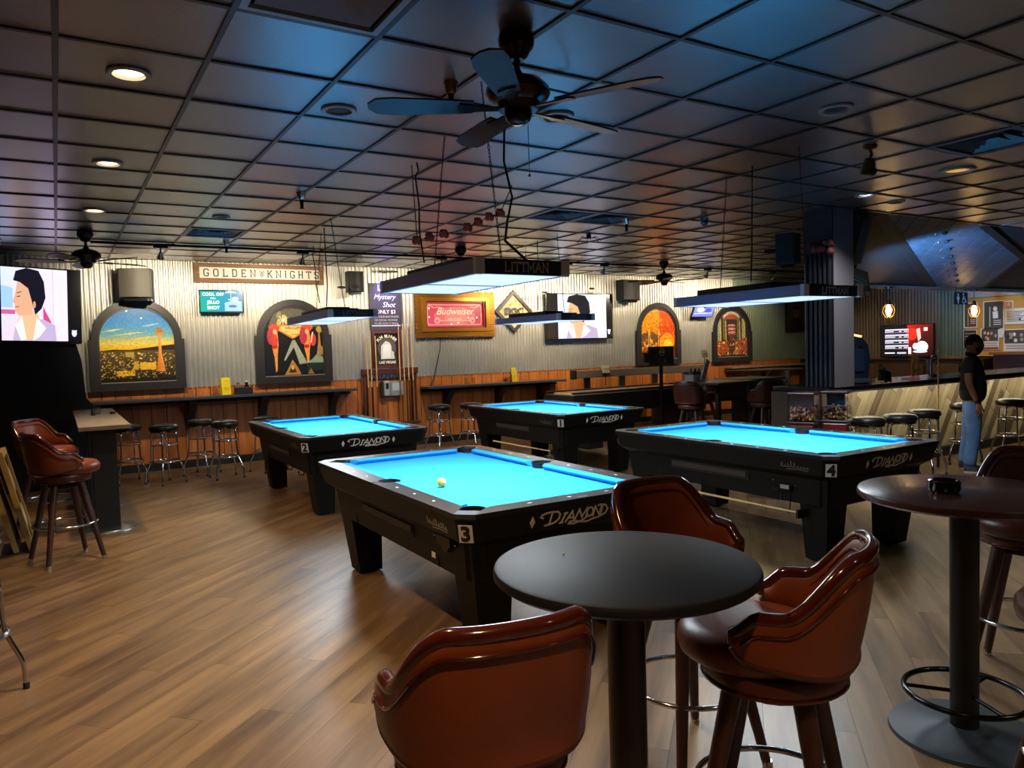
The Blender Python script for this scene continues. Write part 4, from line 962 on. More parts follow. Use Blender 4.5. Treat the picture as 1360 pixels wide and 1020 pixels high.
def tvj(P, w_, h_):
    P.poly([(-w_ / 2, -h_ / 2), (w_ / 2, -h_ / 2), (w_ / 2, h_ / 2), (-w_ / 2, h_ / 2)], ['#10b090', '#1c78c8', '#2080c0', '#18a8a0'])
    X = w_ * .26
    P.poly([(X - .11, -.14), (X + .13, -.14), (X + .13, .0), (X + .02, .02), (X - .11, -.02)], '#a8d0f8'); P.disc(X - .02, .12, .08, .035, '#b8e0f8', 14, 0, 180); P.rect(X - .025, .02, X - .015, .13, '#b8e0f8'); P.disc(X + .04, .04, .05, .03, '#d8f0ff', 12); P.disc(X, -.07, .06, .02, '#5a70c8', 12); P.line([(X - .06, .03), (X + .1, -.01)], .012, '#e0f4ff')
tj = television('small television reading cool off jello shot in white on teal', wall_m(2.10, 2.395, .06), .62, .335, tvj, .045)
SCW = mat('screen_white_letters', '#e8fff8', .4, emit='#e0fff0', estr=1.5)
for s_, sz, y in (('COOL OFF', .062, .1), ('with a', .03, .045), ('JELLO', .066, -.015), ('SHOT', .066, -.095)): text('lettering', s_, sz, T(-.115, y, .049), SCW, tj, .0006)
def tv3(P, w_, h_):
    P.rect(-w_ / 2, -h_ / 2, w_ / 2, h_ / 2, '#7880e0', '#a8b0f8'); P.disc(-.1, .0, .12, .07, '#d8e0ff', 12); P.disc(.12, -.02, .1, .06, '#5860c0', 12); P.line([(-.25, -.1), (.25, -.08)], .02, '#e8ecff'); P.disc(.0, .06, .05, .04, '#3840a0', 10)
tsm = television('small tilted television high between the two right arched paintings', T(11.75, WF - .2, 2.31) @ Matrix.Rotation(math.radians(28), 4, 'X') @ FY, .62, .37, tv3, .04)
v = (Matrix.Rotation(math.radians(28), 4, 'X') @ FY).to_3x3().inverted() @ Vector((0, .19, .04)); MB().cyl((0, 0, -.06), v, .02, n=10).build('wall_arm', BLACKM, tsm)
# ---- team sign
t = thing('team_sign', 'wooden sign with white panel reading GOLDEN KNIGHTS under the ceiling', 'sign', (2.70, WF, 2.815))
MB().box((0, -.02, .075), (1.9, .04, .13)).box((0, -.02, -.075), (1.9, .04, .13)).box((-.915, -.02, 0), (.07, .045, .29)).box((.915, -.02, 0), (.07, .045, .29)).build('back_board', wood_mat('sign_wood', '#5c3c22', '#86613c', .6, 1.5, 18, 'X'), t)
MB().box((0, -.045, .0), (1.75, .03, .155)).build('white_panel', mat('sign_white', '#d9d0c4', .55), t)
for sgn, s_, x in ((0, 'GOLDEN', -.455), (1, 'KNIGHTS', .47)):
    wv, wl = word(s_, .1, .014, .62 if sgn == 0 else .52); MB().strokes(wv, .0145, 0, .002).build('lettering', BLACKP, t).matrix_local = T(x, -.0605, 0) @ FY
sh = [(-.032, .045), (-.02, .036), (0, .045), (.02, .036), (.032, .045), (.03, -.01), (.0, -.048), (-.03, -.01), (-.032, .045)]
MB().strokes([sh, [(-.012, .02), (-.012, -.02), (0, -.03), (.012, -.02), (.012, .02), (0, .01), (-.012, .02)], [(0, .03), (0, -.01)]], .007, 0, .002).build('crest', mat('crest_brown', '#4a3a2c', .5), t).matrix_local = T(.0, -.0605, 0) @ FY
# ---- wall speakers
SPK = mat('speaker_black', '#191718', .6, bump=.15, bscale=400)
def speaker(label, x, z, w_, h_, d, m=SPK, rz=0., y=None, tilt=0.):
    t = thing('wall_speaker', label, 'speaker', (x, (WF - .12 - d / 2) if y is None else y, z), 0, 'wall speakers', rot=(tilt, 0, rz))
    MB().box((0, 0, 0), (w_, d, h_), bev=.012).build('cabinet', mat('speaker_box', '#151314', .5), t)
    q = MB(); q.grid(lambda u, v: Vector(((u - .5) * w_ * .9, -d / 2 - .004 - .045 * math.sin(u * PI), (v - .5) * h_ * .94)), 12, 1); q.build('grille', m, t, smooth=60)
    MB().cyl((0, d / 2, 0), (0, d / 2 + .13, 0), .02, n=10).build('bracket', BLACKM, t)
    MB().box((0, -.02, -h_ / 2 - .02), (w_ * .7, d * .7, .03)).build('base_plate', BLACKM, t)
    return t
speaker('grey-fronted wall speaker above the tower painting', .98, 2.62, .42, .40, .2, mat('grille_grey', '#4c4842', .6, bump=.15, bscale=400), -.25)
speaker('black wall speaker right of the team sign', 4.09, 2.71, .25, .33, .16)
speaker('black wall speaker right of the middle television', 9.68, 2.66, .5, .40, .2, rz=.2)
# ---- chalkboard menu and rum mirror over the cue rack
t = thing('chalkboard', 'purple-lit chalkboard advertising a mystery shot for three dollars', 'sign', (4.675, WF, 2.332))
MB().box((0, -.012, 0), (.56, .024, .77)).build('board', mat('slate', '#2b2731', .6, var=.2, vscale=6), t)
for s_, sz, x, y, c in (("Mystery", .115, -.02, .16, '#c8d0c0'), ('Shot', .12, .05, .03, '#c8e0d8'), ('ONLY $3', .085, 0, -.085, '#f4f0f0'), ('ASK YOUR BARTENDER', .042, 0, -.165, '#b0a8a8'), ('OR SOCIAL WORKER', .042, 0, -.22, '#b0a8a8'), ('TO SEE HOW IT MIXES?', .04, 0, -.275, '#b0a8a8')):
    label_text(t, s_, sz, T(x, -.0245, y) @ FY, c, shear=.3 if sz > .1 else 0.)
MB().strokes([[(-.12, .36), (-.12, .27), (.1, .27), (.1, .32)], [(-.25, -.31), (.25, -.31)]], .012, 0, .001).build('chalk_line', mat('ink_f4f0f0', '#f4f0f0', .5), t).matrix_local = T(0, -.0245, 0) @ FY
MB().box((0, -.2, .56), (.3, .04, .03)).cyl((0, -.2, .56), (0, .0, .56), .012, n=8).build('added_led_bar', BLACKM, t)  # bar added to carry the violet chalkboard spot
t = thing('rum_mirror', 'brown framed dark mirror sign with a pale bottle shape and arched lettering', 'sign', (4.675, WF, 1.632))
o = [(-.26, -.31), (.26, -.31), (.26, .31), (-.26, .31)]; i = [(-.215, -.27), (.215, -.27), (.215, .265), (-.215, .265)]
MB().ringprism(o, i, 0, .035, FY).build('frame', wood_mat('mahogany', '#3a1c16', '#542a20', .4, 2, 20, 'Z'), t)
P = Print(); P.rect(-.215, -.27, .215, .265, '#3f3a36', '#2a2624'); P.disc(0, .02, .16, .17, '#5a5550', 20); P.poly([(-.11, -.16), (.13, -.16), (.12, -.05), (.08, -.02), (.08, .05), (.05, .11), (-.02, .14), (-.06, .1), (-.1, .06), (-.11, -.05)], '#c8ccc4'); P.poly([(-.08, -.14), (.06, -.14), (.06, .08), (-.06, .08)], '#dfe2da'); P.build('mirror_print', paint_mat('gloss_print', 0, .15), t, FY @ T(0, 0, .01))
for k, ch in enumerate('RUM RUNNER'):
    a = math.radians(145 - k * 12.2); label_text(t, ch, .07, T(.185 * math.cos(a), -.012, .065 + .15 * math.sin(a)) @ FY @ Matrix.Rotation(a - PI / 2, 4, 'Z'), '#e8e4dc', bold=.002)
label_text(t, 'LAS VEGAS', .06, T(0, -.012, -.215) @ FY, '#e8e4dc', bold=.002)
# ---- cue rack and cues
t = thing('cue_rack', 'dark red wooden cue rack below the rum mirror, cues on both sides', 'rack', (4.70, WF, 0))
MB().box((0, -.04, 1.27), (.98, .08, .10), bev=.008).build('upper_bar', wood_mat('mahogany', '#3a1c16', '#542a20', .4, 2, 20, 'Z'), t)
MB().box((0, -.06, .40), (.98, .12, .05), bev=.008).build('lower_shelf', wood_mat('mahogany', '#3a1c16', '#542a20', .4, 2, 20, 'Z'), t)
for s in (-1, 1): MB().box((s * .43, -.03, .83), (.06, .05, .84)).build('upright', wood_mat('mahogany', '#3a1c16', '#542a20', .4, 2, 20, 'Z'), t)
MAPLE = wood_mat('cue_maple', '#c79a5c', '#dcb67c', .25, 2, 30, 'Z', .1)
def cue(label, x, y, z0, ln, dx=0., dy=.0, butt='#2a1410', group='cues in the wall rack'):
    t = thing('pool_cue', label, 'cue', (x, y, z0), 0, group)
    d = Vector((dx, dy, 1)).normalized()
    MB().cyl((0, 0, 0), d * ln * .42, .0145, .011, 12).build('butt', mat('butt_' + butt[1:], butt, .2, coat=.4), t, smooth=40)
    MB().cyl(d * ln * .42, d * ln, .011, .0062, 12).build('shaft', MAPLE, t, smooth=40)
    MB().cyl(d * (ln - .028), d * ln, .0066, .0066, 10).build('ferrule', WHITE, t)
CX = [(-.40, '#8a5a30', 'leftmost'), (-.34, '#3a2018', 'second from left'), (-.25, '#7a4a28', 'third from left'), (.16, '#8a5a30', 'fourth from left'), (.235, '#a06a38', 'fifth from left'), (.315, '#3a2018', 'sixth from left'), (.39, '#8a5a30', 'rightmost')]
for k, (dx, b, n) in enumerate(CX):
    cue('wooden pool cue standing in the wall rack, %s' % n, 4.70 + dx, WF - .10, .43, 1.42 if k < 3 else 1.62, 0, .02, b)
# ---- telephone panel
t = thing('wall_telephone', 'grey wall telephone and intercom box under the cue rack bar', 'telephone', (4.72, WF - .0, .98))
MB().box((.09, -.03, 0), (.25, .06, .24), bev=.01).build('panel', mat('phone_grey', '#7f8994', .4), t)
MB().box((-.1, -.05, .01), (.1, .1, .25), bev=.02).build('handset', mat('phone_pale', '#9aa2aa', .4), t); MB().box((-.1, -.102, .05), (.05, .004, .1)).build('keypad', BLACKP, t)
MB().box((.09, -.0605, .03), (.17, .002, .13)).build('notice', mat('notice', '#aab4c0', .5), t); MB().box((-.17, -.03, 0), (.05, .05, .25)).build('cradle', BLACKP, t)
# ---- red neon beer picture in a gilt frame
GILT = mat('gilt', '#8a5a1c', .35, metal=.75, bump=.5, bscale=45)
t = thing('beer_sign', 'red lit beer sign with script lettering in an ornate gilt frame', 'sign', (5.95, WF, 2.2))
def rectring(w0, h0, w1, h1): return [(-w0 / 2, -h0 / 2), (w0 / 2, -h0 / 2), (w0 / 2, h0 / 2), (-w0 / 2, h0 / 2)], [(-w1 / 2, -h1 / 2), (w1 / 2, -h1 / 2), (w1 / 2, h1 / 2), (-w1 / 2, h1 / 2)]
MB().ringprism(*rectring(1.52, .78, 1.28, .56), 0, .07, FY).build('outer_frame', GILT, t)
MB().ringprism(*rectring(1.30, .58, 1.16, .46), .0, .095, FY).build('inner_frame', mat('gilt_smooth', '#b07a2c', .3, metal=.7), t)
MB().ringprism(*rectring(1.17, .47, 1.10, .41), .0, .06, FY).build('liner', mat('liner_red', '#7a2018', .4), t)
q = MB()
for k in range(44):
    u = k / 44 * 4; s = int(u); f = u - s; x, z = [(-.74 + 1.48 * f, -.37), (.74, -.37 + .74 * f), (.74 - 1.48 * f, .37), (-.74, .37 - .74 * f)][s]; q.sphere((x, -.045, z), (.035, .03, .028), 8)
q.build('ornament', GILT, t, smooth=60)['kind'] = 'stuff'
P = Print(); P.poly([(-.55, -.205), (.55, -.205), (.55, .205), (-.55, .205)], ['#e05068', '#d83a48', '#c82838', '#d84a50']); P.disc(0, -.02, .4, .16, '#f07068', 24); P.disc(.02, -.05, .22, .1, '#f88878', 20)
P.build('lit_panel', paint_mat('beer_panel', .85, .3), t, FY @ T(0, 0, .01))
NE = mat('sign_line_glow', '#ffb0a0', .4, emit='#ff9a88', estr=1.0); NW = mat('sign_spot_glow', '#fff0d8', .4, emit='#fff0d0', estr=2.)
text('lettering', 'Budweiser', .17, T(0, -.0125, .055) @ FY, NE, t, .0008, shear=.35)
text('lettering', 'KING OF BEERS', .038, T(.0, -.0125, -.075) @ FY, NE, t, .0008)
cl = [[(-.5, .17), (.5, .17), (.52, .13), (.52, -.13), (.5, -.17), (-.5, -.17), (-.52, -.13), (-.52, .13), (-.5, .17)], arc(-.34, -.1, .05, 0, 360, 18), arc(.34, -.1, .05, 0, 360, 18), arc(-.34, -.1, .03, 0, 360, 14), arc(.34, -.1, .03, 0, 360, 14), [(-.5, .17), (-.4, .12), (-.3, .13), (-.2, .11)], [(.5, .17), (.4, .12), (.3, .13)], [(-.28, -.1), (.28, -.1)]]
MB().strokes(cl, .006, 0, .001).build('scrollwork', NE, t).matrix_local = T(0, -.0125, 0) @ FY
for x, z in ((-.49, .11), (-.49, -.04), (.26, -.05), (.43, -.05), (-.07, -.165), (.06, -.14)): MB().sphere((x, -.014, z), (.013, .004, .013), 10).build('bulb', NW, t)
MB().tube([(-.3, -.03, -.39), (-.32, -.03, -.6), (-.4, -.03, -.9), (-.46, -.03, -1.1), (-.55, -.03, -1.25)], .008, 6).build('cord', BLACKP, t)
# ---- diamond sign
t = thing('diamond_sign', 'diamond shaped framed sign lettered DOC on speckled gold', 'sign', (7.145, WF, 2.255), 0)
d0 = [(0, -.39), (.40, 0), (0, .39), (-.40, 0)]; d1 = [(0, -.31), (.32, 0), (0, .31), (-.32, 0)]
MB().ringprism(d0, d1, 0, .05, FY).build('frame', mat('frame_dark', '#2a1d16', .4), t)
P = Print(); P.poly(d1, '#b8a882')
rr = random.Random(2)
for k in range(130):
    x, y = rr.uniform(-.3, .3), rr.uniform(-.3, .3)
    if abs(x) / .3 + abs(y) / .29 < .95: P.disc(x, y, .012, .012, rr.choice(['#8a7648', '#e0d4b0', '#6a5a38', '#f4ecd4', '#a8905a']), 6)
P.build('sign_print', paint_mat('gloss_print', 0, .15), t, FY @ T(0, 0, .012))
for ch, x, c in (('D', -.13, '#1c2a1c'), ('O', 0, '#2a2a1c'), ('C', .13, '#1c1c14')): label_text(t, ch, .17, T(x, -.055, .0) @ FY, c, bold=.006)
label_text(t, 'HOLLIDAY', .06, T(0, -.05, -.12) @ FY, '#3a3020')
# ---- shelves with brackets
SHW = mat('shelf_grey_top', '#3a3d44', .3)
def shelf(label, x0, x1, z, brs):
    t = thing('wall_shelf', label, 'shelf', ((x0 + x1) / 2, WF, z)); L_ = x1 - x0
    MB().box((0, -.18, -.02), (L_, .36, .04), bev=.006).build('shelf_board', SHW, t)
    MB().box((0, -.012, -.07), (L_, .024, .06)).build('ledger', mat('shelf_dark', '#1a1413', .5), t)
    for x in brs:
        MB().prism([(-.0, -.04), (-.0, -.46), (-.05, -.46), (-.12, -.25), (-.30, -.10), (-.32, -.04)], -.05, .05, Matrix(((0, 0, 1, 0), (1, 0, 0, 0), (0, 1, 0, 0), (0, 0, 0, 1)))).build('bracket', mat('bracket_dark', '#150f0e', .5), t, loc=(x - (x0 + x1) / 2, 0, 0))
shelf('long grey wall shelf under the two left arched paintings', -.2, 4.02, 1.035, (.3, 1.62, 2.62, 3.7))
shelf('long dark wall shelf under the gilt beer sign', 5.25, 8.05, .99, (5.72, 6.75, 7.65))
# table tents, caddies
def tent(label, x, y, z, m):
    t = thing('table_tent', label, 'card', (x, y, z), .25)
    for s in (-1, 1): MB().box((0, s * .02, .125), (.13, .003, .25), rot=(s * .14, 0, 0)).build('card', m, t)
    MB().strokes([[(-.04, .08), (.04, .08)], [(-.04, .06), (.03, .06)], [(-.03, .17), (.03, .17)]], .006, 0, .0008).build('print', mat('tent_ink', '#8a7a10', .5), t).matrix_local = T(0, -.045, .03) @ FY
YEL = mat('yellow_card', '#e0c818', .5); YEL2 = mat('yellow_card_dull', '#b89c28', .5)
tent('bright yellow folded card standing on the left wall shelf', 2.08, WF - .2, 1.036, YEL)
tent('dull yellow folded card standing on the middle wall shelf', 7.02, WF - .15, .991, YEL2)
t = thing('condiment_caddy', 'black caddy of small jars beside the yellow card on the left shelf', 'caddy', (2.33, WF - .18, 1.036))
MB().box((0, 0, .05), (.24, .14, .10), bev=.008).build('basket', BLACKP, t)
for x, m in ((-.07, mat('jar_pale', '#6a5f50', .3)), (.05, mat('jar_dark', '#14161c', .2))):
    MB().lathe([(0, .17), (.022, .17), (.024, .13), (.036, .12), (.036, .1), (0, .1)], (x, 0, 0), 14).build('jar', m, t, smooth=40)
MB().cyl((.05, 0, .17), (.05, 0, .19), .02, n=12).build('lid', WHITE, t)
t = thing('drinking_glass', 'small clear glass left of the yellow card on the left wall shelf', 'glass', (1.93, WF - .2, 1.036)); MB().lathe([(0, .004), (.03, .004), (.036, .11), (.034, .11), (.028, .01), (0, .01)], n=18).build('glass_body', GLASS, t, smooth=40)
for x, l in ((6.02, 'left'), (6.17, 'right')):
    t = thing('drinking_glass', 'small clear glass on the middle wall shelf, %s of the pair' % l, 'glass', (x, WF - .2, .991)); MB().lathe([(0, .004), (.03, .004), (.036, .11), (.034, .11), (.028, .01), (0, .01)], n=18).build('glass_body', GLASS, t, smooth=40)
# ---- framed portrait far right
t = thing('framed_portrait', 'dim framed portrait on the green-tinted metal wall left of the pillar', 'picture', (15.0, WF, 2.14))
MB().ringprism(*rectring(.78, .72, .68, .62), 0, .04, FY).build('frame', mat('frame_dark', '#2a1d16', .4), t)
P = Print(); P.rect(-.34, -.31, .34, .31, '#4a4030', '#6a5c40'); P.poly([(-.22, -.31), (.22, -.31), (.2, -.1), (.06, .0), (-.06, .0), (-.2, -.1)], '#2a241c'); P.disc(0, .1, .1, .13, '#8a7450', 16); P.disc(0, .17, .11, .08, '#3a2c1c', 14, 0, 180); P.build('picture_print', paint_mat('gloss_print', 0, .15), t, FY @ T(0, 0, .012))
# ---- black half wall at the left below the television
MB().prism([(-1.05 + .25, 0), (.42, 0), (.42, .95), (.30, 1.12), (.27, 1.60), (.22, 1.80), (-.8, 1.80)], 0, .12, T(0, 10.98, 0) @ FY).build('trim_black_partition', BLACKP)['kind'] = 'structure'
MB().box((-.27, 10.93, 1.82), (1.1, .2, .035)).build('trim_partition_cap', BLACKP)['kind'] = 'structure'
# ================================================================ things on the ceiling
def fan(label, x, y, rz, drop=.0):
    t = thing('ceiling_fan', label, 'fan', (x, y, ZC), rz, 'ceiling fans'); B = mat('fan_bronze', '#2b1a16', .28, metal=.6); 
    MB().lathe([(0, 0), (.072, 0), (.082, -.03), (.078, -.06), (.07, -.075), (.062, -.08), (.05, -.105), (.03, -.12), (0, -.12)], n=32).build('canopy', B, t, smooth=35)
    MB().cyl((0, 0, -.12), (0, 0, -.20), .014, n=14).lathe([(.014, -.16), (.03, -.185), (.042, -.205), (0, -.205)], n=20).build('downrod', B, t, smooth=40)
    MB().lathe([(0, -.20), (.06, -.20), (.11, -.215), (.14, -.245), (.145, -.27), (.13, -.295), (.1, -.31), (.092, -.325), (.085, -.34), (0, -.34)], n=40).build('motor', B, t, smooth=35)
    MB().lathe([(0, -.335), (.06, -.335), (.062, -.36), (.052, -.385), (.03, -.40), (0, -.402)], n=28).build('switch_housing', mat('fan_housing', '#1a1110', .2, metal=.6), t, smooth=35)
    BL = wood_mat('fan_blade', '#2b1a13', '#3a251b', .35, 2, 20, 'X', .05)
    for k in range(5):
        R = Matrix.Rotation(k * 2 * PI / 5, 4, 'Z') @ T(0, 0, -.325) @ Matrix.Rotation(math.radians(11), 4, 'X')
        out = [(.2, -.05), (.3, -.058), (.55, -.07), (.62, -.06), (.655, -.02), (.655, .02), (.62, .06), (.55, .07), (.3, .058), (.2, .05)]
        b = MB().prism(out, -.004, .004).build('blade', BL, t); b.matrix_local = R
        MB().prism([(.08, -.016), (.17, -.022), (.26, -.04), (.27, 0), (.26, .04), (.17, .022), (.08, .016)], -.011, -.005).build('blade_iron', B, b)
    MB().cyl((.03, -.03, -.4), (.03, -.03, -.62), .0018, n=6).sphere((.03, -.03, -.625), .007, 8).build('pull_chain', STEEL, t)
fan('dark bronze ceiling fan nearest the viewer, high over table 3', 1.80, 2.84, .2)
fan('dark bronze ceiling fan at the left, in front of the tower painting', .33, 9.25, .42)
fan('dark bronze ceiling fan behind the large lamp over table 3', 4.75, 9.05, .9)
fan('dark bronze ceiling fan far back near the right arched paintings', 8.85, 9.5, .3)
# recessed cans
LIT = mat('can_lens_lit', '#fff2d8', .3, emit='#ffd9a0', estr=7.); LITC = mat('can_lens_cool', '#eef2ff', .3, emit='#dfe8ff', estr=2.2)
def can(label, x, y, lens, r=.095):
    t = thing('recessed_light', label, 'ceiling light', (x, y, ZC), 0, 'recessed ceiling lights')
    MB().lathe([(r * .78, -.010), (r, -.012), (r * 1.06, -.006), (r * 1.06, .001), (r * .78, .004), (r * .74, .05), (r * .78, -.010)], n=36).build('trim_ring', mat('can_trim', '#8e8a84', .35), t, smooth=40)
    MB().lathe([(0, -.002), (r * .5, -.003), (r * .76, .006), (r * .7, .012), (0, .012)], n=30).build('lens', lens, t, smooth=40)
WL = ['lit warm recessed light, nearest of the row at upper left', 'lit warm recessed light, middle of the row at upper left', 'lit warm recessed light, farthest of the row at upper left']
for (x, y), l in zip(CANS[:3], WL): can(l, x, y, LIT)

OFF = mat('can_dark', '#08080a', .5)
can('unlit recessed light in the blue-lit ceiling tile left of the near fan', 1.45, 4.2, OFF)
can('unlit recessed light in the dark ceiling at upper right', 4.10, 2.88, OFF)
can('round dark speaker grille in the ceiling above the team sign', 1.47, 7.88, OFF, .08)
can('small unlit round fixture in the ceiling near the bar slope', 7.45, 4.55, OFF, .08)
can('round bluish white lit recessed light near the pillar top', 6.79, 4.46, LITC)
can('recessed light with a warm bright reflector at the right edge', 6.57, 3.47, mat('can_amber', '#b8863a', .3, emit='#ffb850', estr=.55), .13)
can('added recessed fill light over the yellow poster wall, hidden by the beam', 14.2, 7.3, LIT); can('added recessed fill light before the bar television, hidden by the beam', 13.4, 9.6, LIT)  # both fixtures added, unseen, to brighten the far bar wall
can('round grey grille in the ceiling right behind the near fan', 2.65, 3.75, mat('grille_dim', '#3a4046', .6), .1)
# air vents in whole cells
VW = mat('vent_paint', '#4c5660', .45); VD = mat('vent_dark', '#15171a', .6)
def vent(label, x, y, n, inner=True):
    cx, cy = GX + (math.floor((x - GX) / G) + .5) * G, GY + (math.floor((y - GY) / G) + .5) * G
    t = thing('air_vent', label, 'air vent', (cx, cy, ZC), 0, 'ceiling air vents'); hw = G / 2 - .014
    MB().ringprism(*rectring(2 * hw, 2 * hw, 2 * hw - .06, 2 * hw - .06), -.004, .012).build('frame', VW, t)
    MB().box((0, 0, .10), (2 * hw - .04, 2 * hw - .04, .01)).build('backing', VD, t)
    for k in range(n):
        s = hw - .05 - k * (hw - .06) / n
        if s < .03: break
        q = MB(); o = [(-s, -s), (s, -s), (s, s), (-s, s)]; s2 = s - .045; i = [(-s2, -s2), (s2, -s2), (s2, s2), (-s2, s2)]
        V = [[q.bm.verts.new((a, b, z)) for a, b in pl] for pl, z in ((o, .005), (i, .06), (i, .064), (o, .009))]
        for a, b in ((0, 1), (1, 2), (2, 3), (3, 0)):
            for j in range(4): q.bm.faces.new((V[a][j], V[a][(j + 1) % 4], V[b][(j + 1) % 4], V[b][j]))
        q.build('louvre', VW, t)
VW0 = VW; VW = mat('vent_bluelit', '#8d98a2', .45)  # blue light on this one vent put into its paint colour
vent('large square stepped air vent at the top edge, left of the near fan', .98, 2.86, 3)
VW = VW0
vent('square air vent in the ceiling at the right edge', 5.85, 2.86, 3)
vent('square dark air vent over table 1, left of the pair', 4.34, 6.52, 4)
vent('square dark air vent over table 1, right of the pair', 4.95, 6.52, 4)
vent('square dark air vent above the left wall near the track lights', 1.59, 8.96, 4)
# track lighting
t = thing('track_rail', 'long black track rail along the ceiling before the back wall', 'track', (0, 9.95, ZC)); MB().box((7.2, 0, -.02), (13.6, .035, .03)).build('rail_body', BLACKM, t)
THL = ['leftmost, above the tower painting', 'above the team sign', 'above the gilt beer sign', 'right of the large lamp over table 3', 'second right of the large lamp over table 3', 'above the small tilted television', 'rightmost, left of the pillar']
for (x, y), l in zip(TRACK, THL):
    t = thing('track_spotlight', 'small lit track spotlight, ' + l, 'spotlight', (x, y, ZC - .035), 0, 'track spotlights')
    MB().box((0, 0, -.012), (.16, .04, .024)).build('adapter', BLACKM, t); MB().cyl((0, 0, -.02), (0, 0, -.075), .009, n=10).build('stem', BLACKM, t)
    R = Matrix.Rotation(math.radians(38), 4, 'X')
    MB().lathe([(.012, .0), (.02, -.01), (.03, -.05), (.045, -.085), (.042, -.085), (.026, -.05), (0, -.02)], n=20, M=T(0, 0, -.07) @ R).build('head', CHROME, t, smooth=40)
    MB().sphere(T(0, 0, -.07) @ R @ Vector((0, 0, -.06)), (.026, .026, .02), 12).build('bulb', mat('spot_bulb', '#fff0d8', .3, emit='#ffe2b0', estr=9.), t, smooth=60)
# hanging sprinkler heads / small ceiling heads
def head(label, x, y, big=1., col=None):
    t = thing('sprinkler_head', label, 'sprinkler', (x, y, ZC), 0, 'sprinkler heads'); m = col or mat('brassy', '#b89468', .25, metal=.9)
    MB().lathe([(0, 0), (.04 * big, 0), (.036 * big, -.012), (.028 * big, -.05), (.02 * big, -.062), (0, -.062)], n=20).build('escutcheon', m, t, smooth=40)
    MB().cyl((0, 0, -.06), (0, 0, -.12 * big), .017 * big, .012 * big, 12).cyl((0, 0, -.12 * big), (0, 0, -.125 * big), .02 * big, n=12).build('nozzle', BLACKM, t)
head('brass sprinkler head left of the near ceiling fan', 1.82, 3.52); SV = mat('silvery', '#c8ccd0', .2, metal=.95)
head('silver sprinkler head between two blue ceiling tiles at left', 1.87, 6.47, 1.1, SV); head('silver sprinkler head far left above the team sign', 1.82, 9.54, 1.1, SV)
head('silver sprinkler head right of the large hanging lamp', 5.44, 6.42, 1.1, SV); head('silver sprinkler head far left edge of the ceiling', -.5, 10.2, 1.1, SV)
t = thing('dome_camera', 'small blue-tinted dome camera on the ceiling left of the pillar', 'camera', (6.25, 6.05, ZC)); MB().lathe([(0, 0), (.05, 0), (.052, -.03), (0, -.03)], n=24).build('base', SV, t, smooth=40); MB().lathe([(.046, -.03), (.044, -.055), (.03, -.08), (0, -.09)], n=24).build('dome', mat('dome_blue', '#2a3a60', .08, coat=1.), t, smooth=60)
MB().tube([(-.1, .03, 0), (-.12, .02, -.02), (-.14, .1, 0)], .004, 5).build('cable', BLACKM, t)
t = thing('ceiling_spotlight', 'old brass spotlight on the warm ceiling tiles near the bar', 'spotlight', (5.10, 3.31, ZC)); BR = mat('old_brass', '#6a4a24', .3, metal=.9)
MB().lathe([(0, 0), (.05, 0), (.045, -.02), (.02, -.03), (0, -.03)], n=20).build('base', BR, t, smooth=40); MB().tube([(0, 0, -.03), (.02, 0, -.06), (.0, 0, -.09)], .01, 8).build('arm', BR, t)
MB().lathe([(0, .0), (.03, -.005), (.045, -.05), (.05, -.12), (.04, -.12), (.03, -.03), (0, -.02)], n=20, M=T(0, 0, -.085) @ Matrix.Rotation(.2, 4, 'X')).build('shade', BR, t, smooth=40); MB().sphere((0, -.02, -.19), (.03, .03, .03), 12).build('bulb', BLACKM, t)
# a few hanging ornaments: garland of red paper flowers on a cord, wire spider
t = thing('flower_garland', 'string of red paper flowers hanging across the ceiling behind the large lamp', 'garland', (0, 0, 0)); fp = [(2.50, 5.5, 2.47), (2.61, 5.5, 2.50), (2.74, 5.5, 2.535), (2.86, 5.5, 2.56), (2.96, 5.5, 2.60), (3.06, 5.5, 2.65), (3.17, 5.5, 2.70), (3.28, 5.5, 2.74), (3.4, 5.5, ZC)]
MB().tube([(2.34, 5.2, ZC)] + fp, .004, 5).build('cord', BLACKM, t); FL = mat('paper_red', '#b03a20', .8); rr = random.Random(6)
for k, p in enumerate(fp[:-1]):
    if k == 3: continue
    q = MB()
    for j in range(7):
        a = j * 2 * PI / 7; q.sphere((math.cos(a) * .022, math.sin(a) * .012, math.sin(a * 2) * .018), (.024, .016, .022), 8)
    q.sphere((0, 0, 0), .026, 8); f = q.build('flower', FL, t, smooth=60, loc=p); f['kind'] = 'stuff'
for x, y, l in ((2.34, 5.11, 'thin dark cable hanging from the ceiling left of the garland'), (2.9, 9.6, 'thin dark cable hanging from the ceiling above the showgirl painting')):
    t = thing('hanging_cable', l, 'cable', (x, y, ZC)); MB().tube([(0, 0, 0), (.012, 0, -.06), (-.01, .01, -.1), (.03, .05, -.3), (.05, .1, -.5), (.09, .12, -.72)], .006, 6).build('cable_body', BLACKM, t, smooth=60)
t = thing('wire_ornament', 'small black wire spider-like fixture on the ceiling right of the large lamp', 'ornament', (5.75, 7.51, ZC))
MB().cyl((0, 0, 0), (0, 0, -.05), .03, n=14).build('base', BLACKM, t); q = MB()
for k in range(6): a = k * PI / 3; q.tube([(0, 0, -.05), (math.cos(a) * .1, math.sin(a) * .1, -.03), (math.cos(a) * .16, math.sin(a) * .16, -.09)], .005, 5)
q.build('arms', BLACKM, t)['kind'] = 'stuff'
